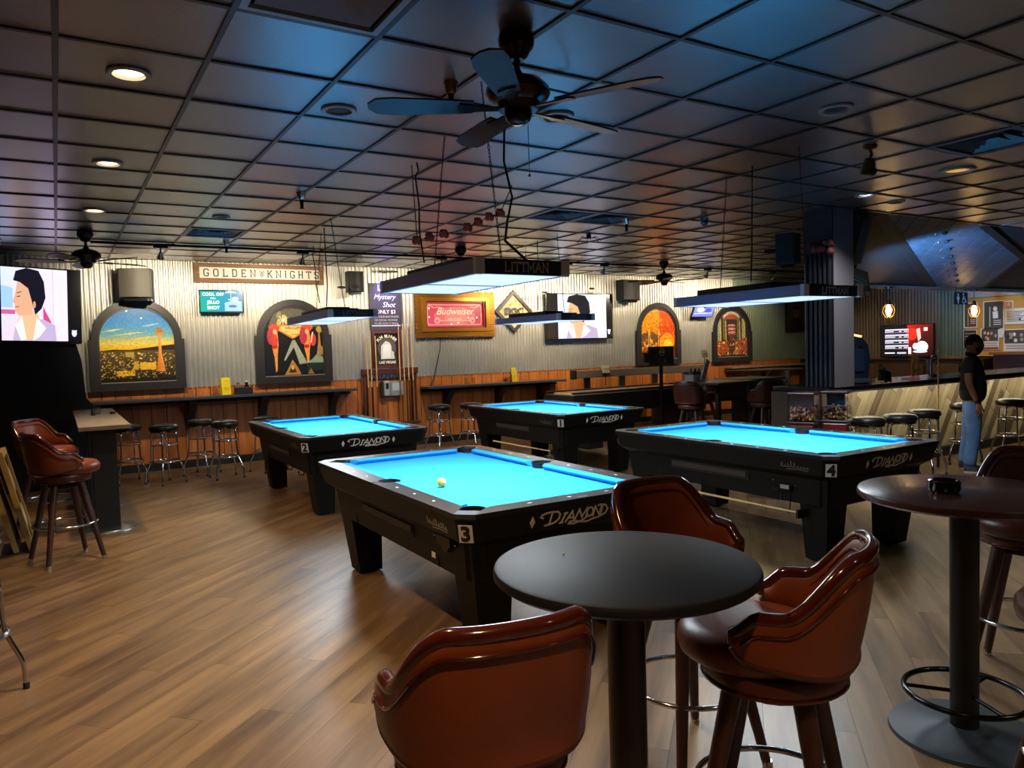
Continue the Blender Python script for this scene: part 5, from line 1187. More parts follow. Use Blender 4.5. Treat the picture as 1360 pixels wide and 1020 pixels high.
# little dark shapes hanging over table 2: swinging fish ornaments
for k, (x, z) in enumerate(((3.80, 2.60), (4.02, 2.62), (7.55, 2.58), (8.62, 2.66))):
    t = thing('hanging_ornament', ['small dark oval ornament hung before the wall, left of a pair by the black speaker', 'small dark oval ornament hung before the wall, right of a pair by the black speaker', 'small dark oval ornament by the diamond sign', 'small dark oval ornament above the middle television'][k], 'ornament', (x, 11.2, z))
    MB().sphere((0, 0, 0), (.075, .02, .022), 12).build('body', mat('dark_brown_thing', '#2a1a14', .5), t, smooth=60); MB().cyl((0, 0, .02), (0, 0, ZC - z), .0025, n=5).build('cord', BLACKM, t)
# speakers and stage light on the pillar and slope edge
speaker('black speaker hung on the ceiling left of the pillar', 7.0, 2.60, .2, .34, .2, y=5.55, rz=.5)
tag(COL.objects['wall_speaker.003'], None, None)
t = thing('hanging_loudspeaker', 'large rounded black loudspeaker hung under the ceiling right of the pillar', 'speaker', (7.66, 5.28, 2.72), 0, rot=(.25, 0, .35))
MB().box((0, 0, 0), (.42, .36, .54), bev=.05).build('cabinet', mat('speaker_box2', '#17181d', .5), t, smooth=40); MB().box((0, -.185, -.02), (.36, .012, .46), bev=.004).build('grille', SPK, t)
MB().cyl((0, 0, .2), (0, .0, .42), .02, n=8).build('hanger', BLACKM, t); MB().box((-.1, -.05, .33), (.14, .1, .05), bev=.01).build('mount', mat('mount_steel', '#6a6a6c', .25, metal=.9), t)
t = thing('stage_light', 'silver stage light with foil cage hung right of the pillar', 'spotlight', (8.0, 5.45, 2.42), 0, rot=(.5, .6, .5))
MB().lathe([(0, .0), (.05, 0), (.06, -.05), (.085, -.12), (.078, -.12), (.05, -.05), (0, -.03)], n=20).build('head', CHROME, t, smooth=40)
for k in range(5): MB().cyl((.13 + k * .075, -.2, -.02), (.19 + k * .075, .2, .06), .007, n=8).build('rod', CHROME, t)
MB().box((.3, 0, .07), (.42, .34, .008)).build('foil_plate', mat('foil', '#8a8268', .25, metal=.8), t); MB().tube([(-.02, .1, 0), (.1, .02, -.06), (.28, -.08, -.03), (.4, -.2, 0)], .012, 8).build('bar', CHROME, t, smooth=60)
MB().lathe([(.0, 0), (.05, 0), (.07, .1), (.06, .1), (.04, .03), (0, .03)], n=18, M=T(.5, 0, 0) @ Matrix.Rotation(math.radians(70), 4, 'Y')).build('added_lamp_head', CHROME, t, smooth=40)  # head added where the blue slope spot sits
MB().tube([(.1, 0, .07), (.1, .05, .3), (-.1, .1, .5)], .012, 8).build('hanger', BLACKM, t)
t = thing('red_flower_cluster', 'dull red paper flowers fixed to the pillar above its ribs', 'ornament', (6.99, 5.1, 2.56)); q = MB(); rr = random.Random(3)
for k in range(14): q.sphere((rr.uniform(-.03, .02), rr.uniform(-.13, .13), rr.uniform(-.05, .05)), rr.uniform(.025, .045), 8)
q.build('flowers', mat('paper_dull_red', '#6a2a22', .8), t, smooth=60)['kind'] = 'stuff'
# ================================================================ the bar
BX0, BX1, BF = 7.42, 14.2, 5.50
t = thing('bar_counter', 'long bar with lit chevron plank front and dark counter top', 'bar counter', (0, 0, 0))
MB().box(((BX0 - .42 + BX1) / 2, 5.40, 1.045), (BX1 - BX0 + .42, .72, .045), bev=.008).build('counter_top', mat('counter_dark', '#1b1716', .22), t)
MB().box(((BX0 + BX1) / 2, 5.60, .55), (BX1 - BX0, .14, .94)).build('bar_body', mat('bar_body', '#241a12', .6), t)
MB().box(((BX0 + BX1) / 2, 5.06, 1.012), (BX1 - BX0, .03, .025)).build('counter_edge', mat('counter_edge_pale', '#8a8378', .4), t)
MB().box(((BX0 + BX1) / 2, 5.47, .06), (BX1 - BX0, .05, .12)).build('kick_board', BLACKP, t)
MB().box(((BX0 + BX1) / 2, 5.22, 1.016), (BX1 - BX0, .025, .012)).build('light_strip', mat('led_strip', '#fff4d8', .4, emit='#fff0cc', estr=26.), t)
PLK = [wood_mat('chevron_plank_%s' % k, a, b, .5, 2., 24., 'X', .12) for k, (a, b) in {'pale': ('#a39678', '#c9bd9c'), 'mid': ('#8a7c62', '#a89a7c'), 'dark': ('#5a4c3a', '#7a6a52')}.items()]
rc = random.Random(12); PWD = .115
ax0, ax1, az0, az1 = BX0, BX1, .12, 1.0
# herringbone bands: planks lean left and right in turns, each cut to the panel
band_w = .78; nb = int((ax1 - ax0) / band_w) + 2; cnt = 0
panel = [(ax0, az0), (ax1, az0), (ax1, az1), (ax0, az1)]
for k in range(-14, 120):
    s = math.radians(56)
    nx, nz = -math.sin(s), math.cos(s)
    c0 = -ax1 * math.sin(s) + az0 * 0 + k * PWD - .6
    pl = clip(clip(panel, nx, nz, c0 + PWD - .005), -nx, -nz, -c0)
    if len(pl) < 3: continue
    # split the strip with cross joints leaning the other way
    d0 = math.cos(s); d1 = math.sin(s); us = [p[0] * d0 + p[1] * d1 for p in pl]; u = min(us) - rc.uniform(0, .5)
    while u < max(us):
        u2 = u + rc.uniform(.5, .95); e2 = math.radians(-56); ex, ez = math.cos(s), math.sin(s)
        seg = clip(clip(pl, ex, ez, u2 - .003), -ex, -ez, -u - .003)
        if len(seg) > 2 and abs(sum(a[0] * b[1] - b[0] * a[1] for a, b in zip(seg, seg[1:] + seg[:1]))) > .006 and cnt < 290:
            cx = sum(p[0] for p in seg) / len(seg); cz = sum(p[1] for p in seg) / len(seg)
            R = Matrix.Rotation(-s, 4, 'Z'); loc = [(R @ Vector((p[0] - cx, p[1] - cz, 0))).xy for p in seg]
            o = MB().prism([tuple(v) for v in loc], 0, .018 + rc.uniform(0, .006)).build('plank', rc.choice(PLK + PLK[:2]), t)
            o.matrix_local = T(cx, 5.53, cz) @ FY @ Matrix.Rotation(s, 4, 'Z'); cnt += 1
        u = u2
t2 = thing('bar_end_cabinet', 'dark brown bar end block under the pillar behind the candy machines', 'cabinet', (7.18, 5.38, 0)); MB().box((0, .05, .51), (.46, .62, 1.0)).build('body', mat('bar_end_brown', '#33231a', .5), t2); MB().box((0, -.27, .51), (.4, .02, .9), bev=.006).build('panel', mat('bar_end_brown2', '#3b2a20', .5), t2)
# back bar and things behind it
t = thing('back_bar', 'dark wooden back bar cabinets under the bar television', 'cabinet', (15.2, 9.32, 0))
MB().box((.1, .2, .55), (.5, 4.1, 1.1)).build('body', mat('back_bar_dark', '#2a1a12', .5), t)
for k in range(4): MB().box((-.165, -1.23 + k * .95, .55), (.025, .85, .95), bev=.008).build('door', wood_mat('back_bar_door', '#3d2617', '#53351f', .5, 2, 18, 'Z'), t)
MB().box((.1, .2, 1.115), (.54, 4.1, .03)).build('top', mat('counter_dark', '#1b1716', .22), t)
t = thing('high_cabinet', 'brown panelled cabinet at the right edge under the posters', 'cabinet', (15.2, 6.2, 0)); MB().box((.1, 0, .6), (.5, 2.2, 1.2)).build('body', mat('cab_red_brown', '#4a2416', .5), t); MB().box((.05, 0, 1.23), (.62, 2.25, .05)).build('top', mat('cab_top', '#8a4a26', .4), t)
# bar television with match listing
def tvbar(P, w_, h_):
    P.rect(-w_ / 2, -h_ / 2, w_ / 2, h_ / 2, '#0c0a12'); P.poly([(.02, -h_ / 2), (w_ / 2, -h_ / 2), (w_ / 2, h_ / 2), (.02, h_ / 2)], ['#3a0808', '#200408', '#501010', '#d01c18']); P.disc(.12, .14, .12, .13, '#e82c20', 16)
    for k in range(4):
        y = .21 - k * .115; P.rect(-.47, y - .035, .05, y + .045, '#d8d0e8'); P.rect(-.45, y - .03, .04, y + .012, '#1a1626')
        P.rect(-.44, y - .018, -.28 + .04 * (k % 2), y - .002, '#f0f0f8'); P.rect(-.16, y - .018, -.1, y - .002, '#f0f0f8'); P.rect(-.05, y - .018, .03, y - .002, '#f0f0f8')
    P.rect(-.48, -.27, -.25, -.245, '#e8e8f0'); P.rect(-.2, -.275, .0, -.24, '#c8c8d8'); P.disc(.34, -.13, .13, .12, '#e4f0f4', 18); P.disc(.2, -.12, .06, .07, '#f0f0f0', 14); P.poly([(.22, .24), (.3, .26), (.32, .05), (.26, -.02)], '#f0c8b8'); P.rect(.05, -.28, .11, -.14, '#f4f4f4'); P.disc(.3, -.23, .16, .03, '#c8d0d4', 12); P.rect(.38, .2, .46, .27, '#e8e8e8')
television('television behind the bar showing white match listings and a red picture', T(WX - .12, 9.21, 1.505) @ FX, 1.17, .70, tvbar)
# posters on the yellow wall
PP = paint_mat('poster_print', 0, .6)
def poster(label, y, z, w_, h_, draw, kind='poster'):
    t = thing(kind, label, kind, (WX - .02, y, z), 0, 'posters on the yellow wall'); M = FX
    MB().box((0, 0, 0), (.006, w_, h_)).build('sheet', mat('paper', '#d8d0b8', .6), t)
    P = Print(); draw(P, w_, h_); P.build('print', PP, t, T(-.0045, 0, 0) @ FX)
def pfig(bg, fg, bars=3):
    def d(P, w_, h_):
        P.rect(-w_ / 2 + .02, -h_ / 2 + .02, w_ / 2 - .02, h_ / 2 - .02, bg); P.disc(w_ * .08, h_ * .22, w_ * .1, h_ * .08, fg, 12); P.poly([(-w_ * .05, h_ * .12), (w_ * .2, h_ * .14), (w_ * .22, -h_ * .1), (-w_ * .02, -h_ * .12)], fg)
        P.rect(-w_ * .2, -h_ * .4, -w_ * .15, h_ * .3, '#b8b0a0')
        for k in range(bars): P.rect(.0, -h_ * (.2 + k * .07), w_ * .36, -h_ * (.17 + k * .07), '#c8c0b0')
    return d
def ptext(n, col='#3a3a3a', bg='#d8d2c0'):
    def d(P, w_, h_):
        P.rect(-w_ / 2 + .01, -h_ / 2 + .01, w_ / 2 - .01, h_ / 2 - .01, bg)
        for k in range(n): P.rect(-w_ * .4, h_ * (.32 - k * .7 / n), w_ * (.4 - .1 * (k % 3)), h_ * (.32 - k * .7 / n - .25 / n), col)
        P.disc(w_ * .2, -h_ * .2, w_ * .06, w_ * .06, '#4a4a50', 10)
    return d
def pcrowd(cols, red=False):
    def d(P, w_, h_):
        P.rect(-w_ / 2 + .02, -h_ * .1, w_ / 2 - .02, h_ / 2 - .02, '#4a4034'); r = random.Random(len(cols))
        for k in range(9): P.disc(r.uniform(-.38, .38) * w_, h_ * r.uniform(.0, .3), w_ * .07, h_ * .08, r.choice(cols), 8)
        for k in range(2): P.rect(-w_ * .4, -h_ * (.22 + k * .1), w_ * .4, -h_ * (.18 + k * .1), '#8a8478')
        if red: P.rect(-w_ / 2 + .01, -h_ / 2 + .01, w_ / 2 - .01, -h_ * .38, '#a02820')
    return d
poster('brown poster with a dim figure, left on the yellow wall by the bulb', 7.98, 1.98, .26, .50, pfig('#5a3a20', '#9a7a50'))
poster('tall black and white poster of a man in a suit on the yellow wall', 7.55, 1.96, .38, .56, pfig('#3f3c34', '#e0dccc'))
poster('white notice sheet with lines of print on the yellow wall', 7.16, 1.92, .38, .30, ptext(7)); poster('small pink triangular picture above the white notice', 7.30, 2.14, .2, .16, pfig('#b8785a', '#d8a890', 0))
poster('pale poster with a group photograph and a red foot, low on the yellow wall', 7.62, 1.50, .34, .42, pcrowd(['#d8b090', '#2a241c', '#c89878'], True)); poster('dark small poster behind the standing man, low on the yellow wall', 7.99, 1.52, .26, .34, ptext(4, '#8a7a60', '#2c2018'))
poster('wide poster of a crowd with grey boxes at the right edge', 7.15, 1.45, .44, .46, pcrowd(['#e0d8c8', '#5a5048', '#a89070', '#30281f'])); poster('torn pale sheet of paper pinned between the low posters', 7.40, 1.62, .10, .2, ptext(3, '#c8c0ac'))
# restroom sign
t = thing('restroom_sign', 'small dark restroom sign with white person and wheelchair symbols', 'sign', (12.97, 6.80, 2.205)); MB().box((0, 0, 0), (.40, .02, .20)).build('plate', mat('sign_brown', '#1c1210', .5), t)
MB().cyl((-.15, 0, .1), (-.15, 0, .17), .006, n=6).cyl((.15, 0, .1), (.15, 0, .17), .006, n=6).build('hanger', BLACKM, t)
q = MB(); M = T(0, -.011, 0) @ FY; q.prism(arc(-.1, .06, .02, 0, 360, 12)[:-1], 0, .002, M); q.prism([(-.14, .03), (-.06, .03), (-.07, -.03), (-.085, -.03), (-.085, -.085), (-.115, -.085), (-.115, -.03), (-.13, -.03)], 0, .002, M)
q.prism(arc(.06, .07, .016, 0, 360, 12)[:-1], 0, .002, M); q.strokes([[(.06, .05), (.065, -.01), (.12, -.01), (.145, -.06), (.165, -.055)], arc(.075, -.035, .045, 100, 340, 16), [(.06, .02), (.11, .02)]], .013, 0, .002, M); q.build('symbols', mat('symbol_white', '#e0dcd4', .5), t)
# pendant filament bulbs
BULB = mat('filament_glow', '#fff0c8', .3, emit='#ffcf80', estr=45.)
for x, l in ((10.93, 'glowing pendant bulb over the bar, left of the pair'), (13.39, 'glowing pendant bulb over the bar, by the restroom sign')):
    t = thing('pendant_bulb', l, 'pendant light', (x, 6.80, 2.357), 0, 'pendant bulbs over the bar')
    MB().lathe([(0, 0), (.06, 0), (.06, -.02), (0, -.02)], n=20).build('ceiling_rose', BLACKM, t); MB().cyl((0, 0, -.02), (0, 0, -.20), .006, n=8).build('cord', BLACKM, t)
    MB().lathe([(0, -.19), (.02, -.19), (.032, -.23), (.034, -.27), (0, -.27)], n=18).build('socket', mat('copper_dark', '#5a3420', .3, metal=.9), t, smooth=40)
    MB().lathe([(.02, -.27), (.045, -.31), (.055, -.36), (.045, -.42), (.015, -.45), (0, -.452)], n=20).build('globe', GLASS, t, smooth=60)
    MB().lathe([(0, -.275), (.014, -.28), (.03, -.34), (.026, -.40), (0, -.425)], n=14).build('filament', BULB, t, smooth=60)
    q = MB()
    for k in range(6):
        a = k * PI / 3; q.tube([(math.cos(a) * r, math.sin(a) * r, z) for r, z in ((.034, -.26), (.075, -.32), (.085, -.38), (.05, -.45), (0, -.475))], .003, 4)
    q.build('wire_cage', mat('cage_brass', '#8a6a34', .3, metal=.9), t)['kind'] = 'stuff'
# counter-top things
t = thing('game_machine', 'rounded dark blue counter-top game machine with a lit arch on the bar', 'game machine', (7.86, 5.40, 1.0675), -.5)
pr = [(-.17, 0), (.17, 0), (.2, .3), (.17, .45), (.09, .54), (0, .56), (-.09, .54), (-.16, .45), (-.19, .3)]
MB().prism(pr, -.14, .14, FY).build('cabinet', mat('game_blue', '#1a2233', .35), t, smooth=30)
MB().tube([(x * 1.0, -.15, z) for x, z in [(-.19, .3), (-.16, .45), (-.09, .54), (0, .56), (.09, .54)]], .012, 8).build('lit_arch', mat('arch_glow', '#ffd0a8', .4, emit='#ffb070', estr=2.2), t, smooth=60)
MB().tube([(-.19, -.15, .3), (-.18, -.15, .15), (-.2, -.15, .05)], .009, 8).build('lit_side', mat('pink_glow', '#ff7088', .4, emit='#ff4060', estr=1.6), t, smooth=60)
MB().box((0, -.15, .27), (.24, .012, .26), bev=.004).build('screen', mat('game_screen', '#25314a', .2), t); MB().box((.08, -.155, .44), (.03, .01, .015)).build('badge', STEEL, t); MB().box((0, -.16, .035), (.34, .1, .05), bev=.01).build('shelf', mat('game_shelf', '#3a4450', .3), t)
t = thing('dark_pot', 'small dark round pot on the bar right of the game machine', 'pot', (8.62, 5.42, 1.0675)); MB().lathe([(0, .13), (.03, .13), (.05, .12), (.075, .1), (.08, .0), (0, 0)], n=20).sphere((0, 0, .14), .018, 8).build('pot_body', BLACKM, t, smooth=40)
t = thing('paper_sheets', 'loose white papers lying on the bar counter', 'papers', (8.98, 5.30, 1.0675), .5); MB().box((0, 0, .002), (.3, .2, .003)).build('sheet', mat('paper_white', '#d8d8d0', .6), t); MB().box((.12, .05, .006), (.22, .12, .003), rot=(0, 0, .4)).build('sheet', mat('paper_white', '#d8d8d0', .6), t)
t = thing('bar_tap', 'curved chrome tap with pale handle standing on the bar', 'tap', (9.72, 5.45, 1.0675))
MB().cyl((0, 0, 0), (0, 0, .03), .05, n=20).build('base', CHROME, t, smooth=40); MB().tube([(-.03, 0, .03), (-.04, 0, .2), (0, 0, .26), (.06, 0, .27), (.1, 0, .22), (.1, 0, .12)], .015, 10).build('spout', CHROME, t, smooth=60); MB().cyl((-.09, 0, .03), (-.1, 0, .22), .014, .02, 10).build('handle', mat('handle_pale', '#c8c0b0', .4), t, smooth=40)
t = thing('beer_glass', 'tall glass of amber beer on the bar left of the standing man', 'glass', (10.32, 5.40, 1.0675))
MB().lathe([(0, .006), (.034, .006), (.044, .19), (.041, .19), (.032, .012), (0, .012)], n=24).build('glass_body', GLASS, t, smooth=40); MB().lathe([(0, .013), (.0315, .013), (.037, .11), (0, .11)], n=20).build('beer', mat('beer_amber', '#7a4310', .2), t, smooth=40)
t = thing('yellow_chair', 'yellow painted chair back seen behind the bar by the standing man', 'chair', (11.9, 6.75, 0), .3); YP = mat('yellow_paint', '#b8902c', .5)
MB().box((0, 0, .78), (.42, .42, .04), bev=.01).build('seat', YP, t)
for x in (-.18, .18):
    for y in (-.18, .18): MB().cyl((x, y, 0), (x, y, .77 if y < 0 else 1.3), .02, n=10).build('leg', YP, t)
MB().box((0, .18, 1.24), (.4, .025, .12), bev=.008).build('back_rail', YP, t); MB().box((0, .18, 1.03), (.34, .02, .06), bev=.006).build('back_rail', YP, t)
for i, (x, l) in enumerate(((8.33, 'small drink coaster on the bar left of the dark pot'), (10.05, 'small white coaster on the bar between tap and beer'))):
    t = thing('coaster', l, 'coaster', (x, 5.3, 1.0675)); MB().cyl((0, 0, 0), (0, 0, .006), .05, n=20).build('coaster_body', mat('coaster_pale', '#b8b4a8', .6), t)
# leaning cue
t = thing('standing_cue', 'pool cue standing upright at the bar edge beside the man', 'cue', (9.06, 5.015, 0), 0); MB().cyl((0, 0, 0), (0.01, .005, .64), .016, .012, 12).build('butt', mat('butt_black', '#15110f', .3, coat=.4), t, smooth=40); MB().cyl((.01, .005, .64), (.02, .01, 1.40), .012, .007, 12).build('shaft', MAPLE, t, smooth=40); MB().cyl((.02, .01, 1.40), (.02, .01, 1.43), .007, .007, 10).build('ferrule', WHITE, t)
# candy machines
RED = mat('machine_red', '#6a1512', .3, coat=.3); CANDY = [mat('candy_%d' % k, c, .3) for k, c in enumerate(('#8a4a2a', '#a87a4a', '#5a2418', '#b89a6a'))]
def candy(label, x, y):
    t = thing('candy_machine', label, 'candy machine', (x, y, 0), .42, 'candy machines')
    MB().lathe([(0, .02), (.17, .02), (.17, 0), (0, 0)], n=28).cyl((0, 0, .02), (0, 0, .50), .03, n=14).build('stand', BLACKM, t)
    MB().box((0, 0, .62), (.24, .24, .24), bev=.012, top=(.95, .95)).build('body', RED, t); MB().box((0, 0, .755), (.26, .26, .03), bev=.008).build('collar', mat('machine_collar', '#2a100e', .3), t)
    MB().ringprism([(-.125, -.125), (.125, -.125), (.125, .125), (-.125, .125)], [(-.121, -.121), (.121, -.121), (.121, .121), (-.121, .121)], .772, 1.036).build('globe', mat('thin_acrylic', '#f4f4f4', .02, trans=1., spec=.3), t)
    MATS['thin_acrylic'].node_tree.nodes['Principled BSDF'].inputs['IOR'].default_value = 1.15; MB().box((0, 0, 1.05), (.265, .265, .03), bev=.01).build('lid', mat('machine_collar', '#2a100e', .3), t)
    q = MB(); r = random.Random(int(x * 100))
    for k in range(200): q.sphere((r.uniform(-.105, .105), r.uniform(-.105, .105), .785 + r.random() * .12), .016, 6, mi=r.randrange(4))
    q.build('candies', CANDY, t, smooth=60)['kind'] = 'stuff'
    MB().box((0, -.122, .66), (.09, .012, .07), bev=.004).build('coin_plate', STEEL, t); MB().tube([(-.02, -.135, .65), (.03, -.14, .67)], .008, 8).build('crank', CHROME, t); MB().box((0, -.127, .56), (.055, .02, .05), bev=.006).build('chute', STEEL, t)
candy('red candy vending machine with clear top, left of the pair by the pillar', 6.42, 4.90); candy('red candy vending machine with clear top, right of the pair by the pillar', 6.78, 4.78)
# ---- far high tables, sign stand, basket, menu, shuffleboard
FT = mat('far_table_top', '#4a3a30', .3)
def high_table(label, x, y, w_, d_, rz):
    t = thing('high_table', label, 'table', (x, y, 0), rz); MB().box((0, 0, .985), (w_, d_, .035), bev=.006).build('table_top', FT, t); MB().cyl((0, 0, .02), (0, 0, .97), .045, n=18).build('column', BLACKP, t, smooth=40); MB().lathe([(0, .03), (.1, .025), (.27, .012), (.28, 0), (0, 0)], n=36).build('base', BLACKM, t, smooth=40)
high_table('dark square high table holding the white basket, far right', 8.55, 8.05, .95, .75, .1); high_table('dark high table behind pool table 4 close to the pillar', 9.6, 8.35, .9, .7, .0); high_table('dark high table far back along the wainscot by the arcade painting', 12.6, 10.6, 1.6, .7, 0.)
t = thing('condiment_basket', 'white wire basket of bottles on the far high table', 'basket', (8.38, 8.35, 1.003), .1); WH = mat('basket_white', '#b8b4b0', .5)
q = MB()
for z in (.01, .05, .1): q.tube([(-.17, -.1, z), (.17, -.1, z), (.17, .1, z), (-.17, .1, z)], .006, 5, closed=True)
for k in range(9): q.cyl((-.17 + k * .0425, -.1, 0), (-.17 + k * .0425, -.1, .1), .005, n=5)
for k in range(9): q.cyl((-.17 + k * .0425, .1, 0), (-.17 + k * .0425, .1, .1), .005, n=5)
q.build('wire_basket', WH, t)['kind'] = 'stuff'; MB().box((0, 0, .05), (.30, .16, .09)).build('liner', WH, t)
for x, m in ((-.1, mat('jar_pale', '#6a5f50', .3)), (0, mat('bottle_dark', '#2a1a14', .2)), (.09, mat('jar_pale', '#6a5f50', .3))): MB().lathe([(0, .2), (.014, .2), (.016, .16), (.034, .14), (.036, .05), (0, .05)], (x, 0, 0), 12).build('bottle', m, t, smooth=40)
t = thing('menu_card', 'long white menu card leaning upright on the far high table', 'menu', (8.12, 7.95, 1.03), 0, rot=(0, .5, .2)); MB().box((0, 0, .17), (.10, .012, .34)).build('card', mat('card_white', '#c8c8cc', .5), t)
for k, (x, y, z, l) in enumerate(((8.9, 11.2, 1.075, 'pale reserved card on the grey bench back, left one'), (11.0, 10.7, 1.30, 'pale reserved card above the basket, right one'))):
    t = thing('reserved_card', l, 'card', (x, y, z), .2); MB().box((0, 0, .07), (.2, .02, .15), rot=(-.2, 0, 0)).build('card', mat('card_cream', '#b0a890', .6), t)
    text('lettering', 'RESERVED', .035, T(0, -.03, .07) @ FY, mat('ink_dark', '#3a3228', .5), t, .0008)
    MB().cyl((0, 0, -.25 if k == 0 else -z), (0, 0, .02), .008, n=6).build('stem', BLACKM, t)
    if k: MB().cyl((0, 0, -z), (0, 0, -z + .02), .12, n=20).build('stand_base', BLACKM, t)
t = thing('sign_stand', 'black sign stand with a round emblem and card suits in front of the fire painting', 'sign', (8.28, 9.0, 0)); 
MB().lathe([(0, .03), (.17, .02), (.18, 0), (0, 0)], n=28).build('base', BLACKM, t); MB().cyl((0, 0, .02), (0, 0, 1.26), .03, n=12).build('pole', BLACKM, t); MB().box((0, 0, 1.40), (.52, .05, .30), bev=.008).build('board', BLACKP, t); MB().box((-.31, .0, 1.38), (.1, .05, .15)).build('side_box', BLACKP, t)
EM = mat('emblem_pale', '#b8a898', .5); M = T(0, -.026, 1.40) @ FY; MB().strokes([arc(0, .06, .055, 0, 360, 24), [(-.05, .06), (.05, .06)], [(-.04, .075), (.04, .075)], [(-.04, .045), (.04, .045)]], .013, 0, .002).build('emblem', EM, t).matrix_local = M
q = MB(); q.prism([(-.06, -.1), (-.035, -.065), (-.045, -.05), (-.06, -.06), (-.075, -.05), (-.085, -.065)], 0, .002, M); q.build('heart_mark', mat('suit_red', '#a83a34', .5), t); MB().prism([(-.02, -.12), (.0, -.095), (.02, -.12), (.0, -.145)], 0, .002, M).build('diamond_mark', mat('suit_red', '#a83a34', .5), t); MB().strokes([[(.075, -.06), (.05, -.07), (.055, -.085), (.08, -.085), (.085, -.1), (.055, -.11)]], .009, 0, .002, M).build('letter_mark', EM, t)
t = thing('shuffleboard_table', 'long dark shuffleboard table with a pale wood bed behind table 1', 'shuffleboard', (9.05, 9.55, 0), .06); MB().box((0, 0, .70), (5.0, .70, .30), bev=.01).build('trough', mat('shuffle_dark', '#14100f', .5), t); MB().box((0, 0, .865), (4.8, .50, .03)).build('bed', wood_mat('shuffle_bed', '#c08a50', '#dcae74', .2, 1, 20, 'X'), t)
for s in (-1, 1): MB().box((0, s * .33, .88), (5.0, .05, .03)).build('side_rail', mat('shuffle_rail', '#2a1a12', .4), t)
for x in (-2.0, 0, 2.0): MB().box((x, 0, .28), (.3, .5, .56)).build('leg', mat('shuffle_dark', '#14100f', .5), t)
t = thing('wall_bench', 'grey padded bench back on steel posts along the wainscot', 'bench', (9.9, 11.30, 0)); MB().box((0, 0, 1.06), (3.4, .08, .14), bev=.01).build('top_rail', mat('bench_grey', '#5a5048', .5), t); MB().box((-1.7, -.02, 1.06), (.07, .12, .17), bev=.008).build('end_cap', BLACKP, t)
for k in range(4): MB().box((-1.35 + k * .85, .04, .52), (.15, .04, 1.04)).build('post', STEEL, t)
MB().box((0, -.2, .45), (3.4, .4, .08), bev=.01).build('seat', mat('bench_seat', '#2a1c16', .5), t)
t = thing('wall_drink_ledge', 'thin pale ledge along the wainscot right of the arcade painting', 'shelf', (14.1, WF, 1.02)); MB().box((0, -.1, 0), (3.0, .22, .03)).build('ledge_board', mat('ledge_pale', '#8a7a68', .4), t); MB().box((0, -.02, -.06), (3.0, .03, .09)).build('ledger', mat('shelf_dark', '#1a1413', .5), t)
t = thing('arched_clock', 'black arched frame with a lit white clock face behind the game machine', 'clock', (12.9, 9.05, 1.70), 1.0); MB().prism([(-.28, -.42), (.28, -.42), (.28, .3), (.18, .42), (-.18, .42), (-.28, .3)], 0, .06, FY).build('frame', BLACKP, t); MB().prism([(-.2, -.3), (.2, -.3), (.2, .25), (-.2, .25)], .06, .065, FY).build('face', mat('clock_glow', '#d8e0e0', .4, emit='#d0dcdc', estr=.6), t); MB().strokes([arc(.02, -.02, .16, 0, 360, 24), [(.02, -.02), (.02, .1)], [(.02, -.02), (.1, -.02)]], .014, .065, .068, FY).build('dial', BLACKP, t); MB().cyl((0, .05, -1.7), (0, .05, -.3), .03, n=8).build('post', BLACKM, t)
# ================================================================ the standing man
SKIN = mat('skin', '#8a5a42', .5, bump=.02, bscale=80); SHIRT = mat('black_shirt', '#0c0b0e', .8); JEAN = mat('blue_jeans', '#5c82b4', .8, bump=.15, bscale=200, var=.28, vscale=6); HAIR = mat('dark_hair', '#17110e', .7)
def skin_mesh(name, verts, edges, m, parent, root=0, sub=2):
    me = bpy.data.meshes.new(name); me.from_pydata([v[:3] for v in verts], edges, []); o = link(name, me, parent)
    bm = bmesh.new(); bm.from_mesh(me); lay = bm.verts.layers.skin.verify(); bm.verts.ensure_lookup_table()
    for i, v in enumerate(bm.verts):
        r = verts[i][3]; v[lay].radius = r if isinstance(r, tuple) else (r, r); v[lay].use_root = (i == root)
    bm.to_mesh(me); bm.free(); me.materials.append(m)
    s = o.modifiers.new('skin', 'SKIN'); s.use_smooth_shade = True; s.branch_smoothing = .6
    u = o.modifiers.new('sub', 'SUBSURF'); u.levels = sub; u.render_levels = sub
    return o
man = thing('person', 'standing man in black t-shirt and blue jeans at the bar, short dark hair and beard', 'person', (9.05, 4.62, 0), 0)
K = 1.0
# local frame: faces +F; built facing -Y then turned
body = [(0, 0, .86, (.11, .085)), (0, .0, 1.0, (.12, .09)), (0, -.01, 1.13, (.125, .09)), (0, .01, 1.27, (.13, .09)), (0, .02, 1.345, (.09, .08)), (0, .01, 1.39, (.058, .06)), (0, -.01, 1.44, (.06, .065)),
        (-.155, .02, 1.305, .062), (-.20, .03, 1.19, .054), (-.235, .035, 1.05, .043), (-.225, -.01, .93, .036), (-.215, -.045, .83, .026), (.155, .02, 1.305, .062), (.20, .05, 1.19, .054), (.235, .06, 1.05, .043), (.235, .02, .93, .036), (.225, -.02, .83, .026),
        (-.085, .0, .78, .07), (-.10, -.02, .44, .05), (-.11, .03, .10, .04), (.085, .0, .78, .07), (.11, .03, .44, .05), (.14, .08, .10, .04)]
be = [(0, 1), (1, 2), (2, 3), (3, 4), (4, 5), (5, 6), (3, 7), (7, 8), (8, 9), (9, 10), (10, 11), (3, 12), (12, 13), (13, 14), (14, 15), (15, 16), (0, 17), (17, 18), (18, 19), (0, 20), (20, 21), (21, 22)]
bd_ = skin_mesh('body', body, be, SKIN, man)
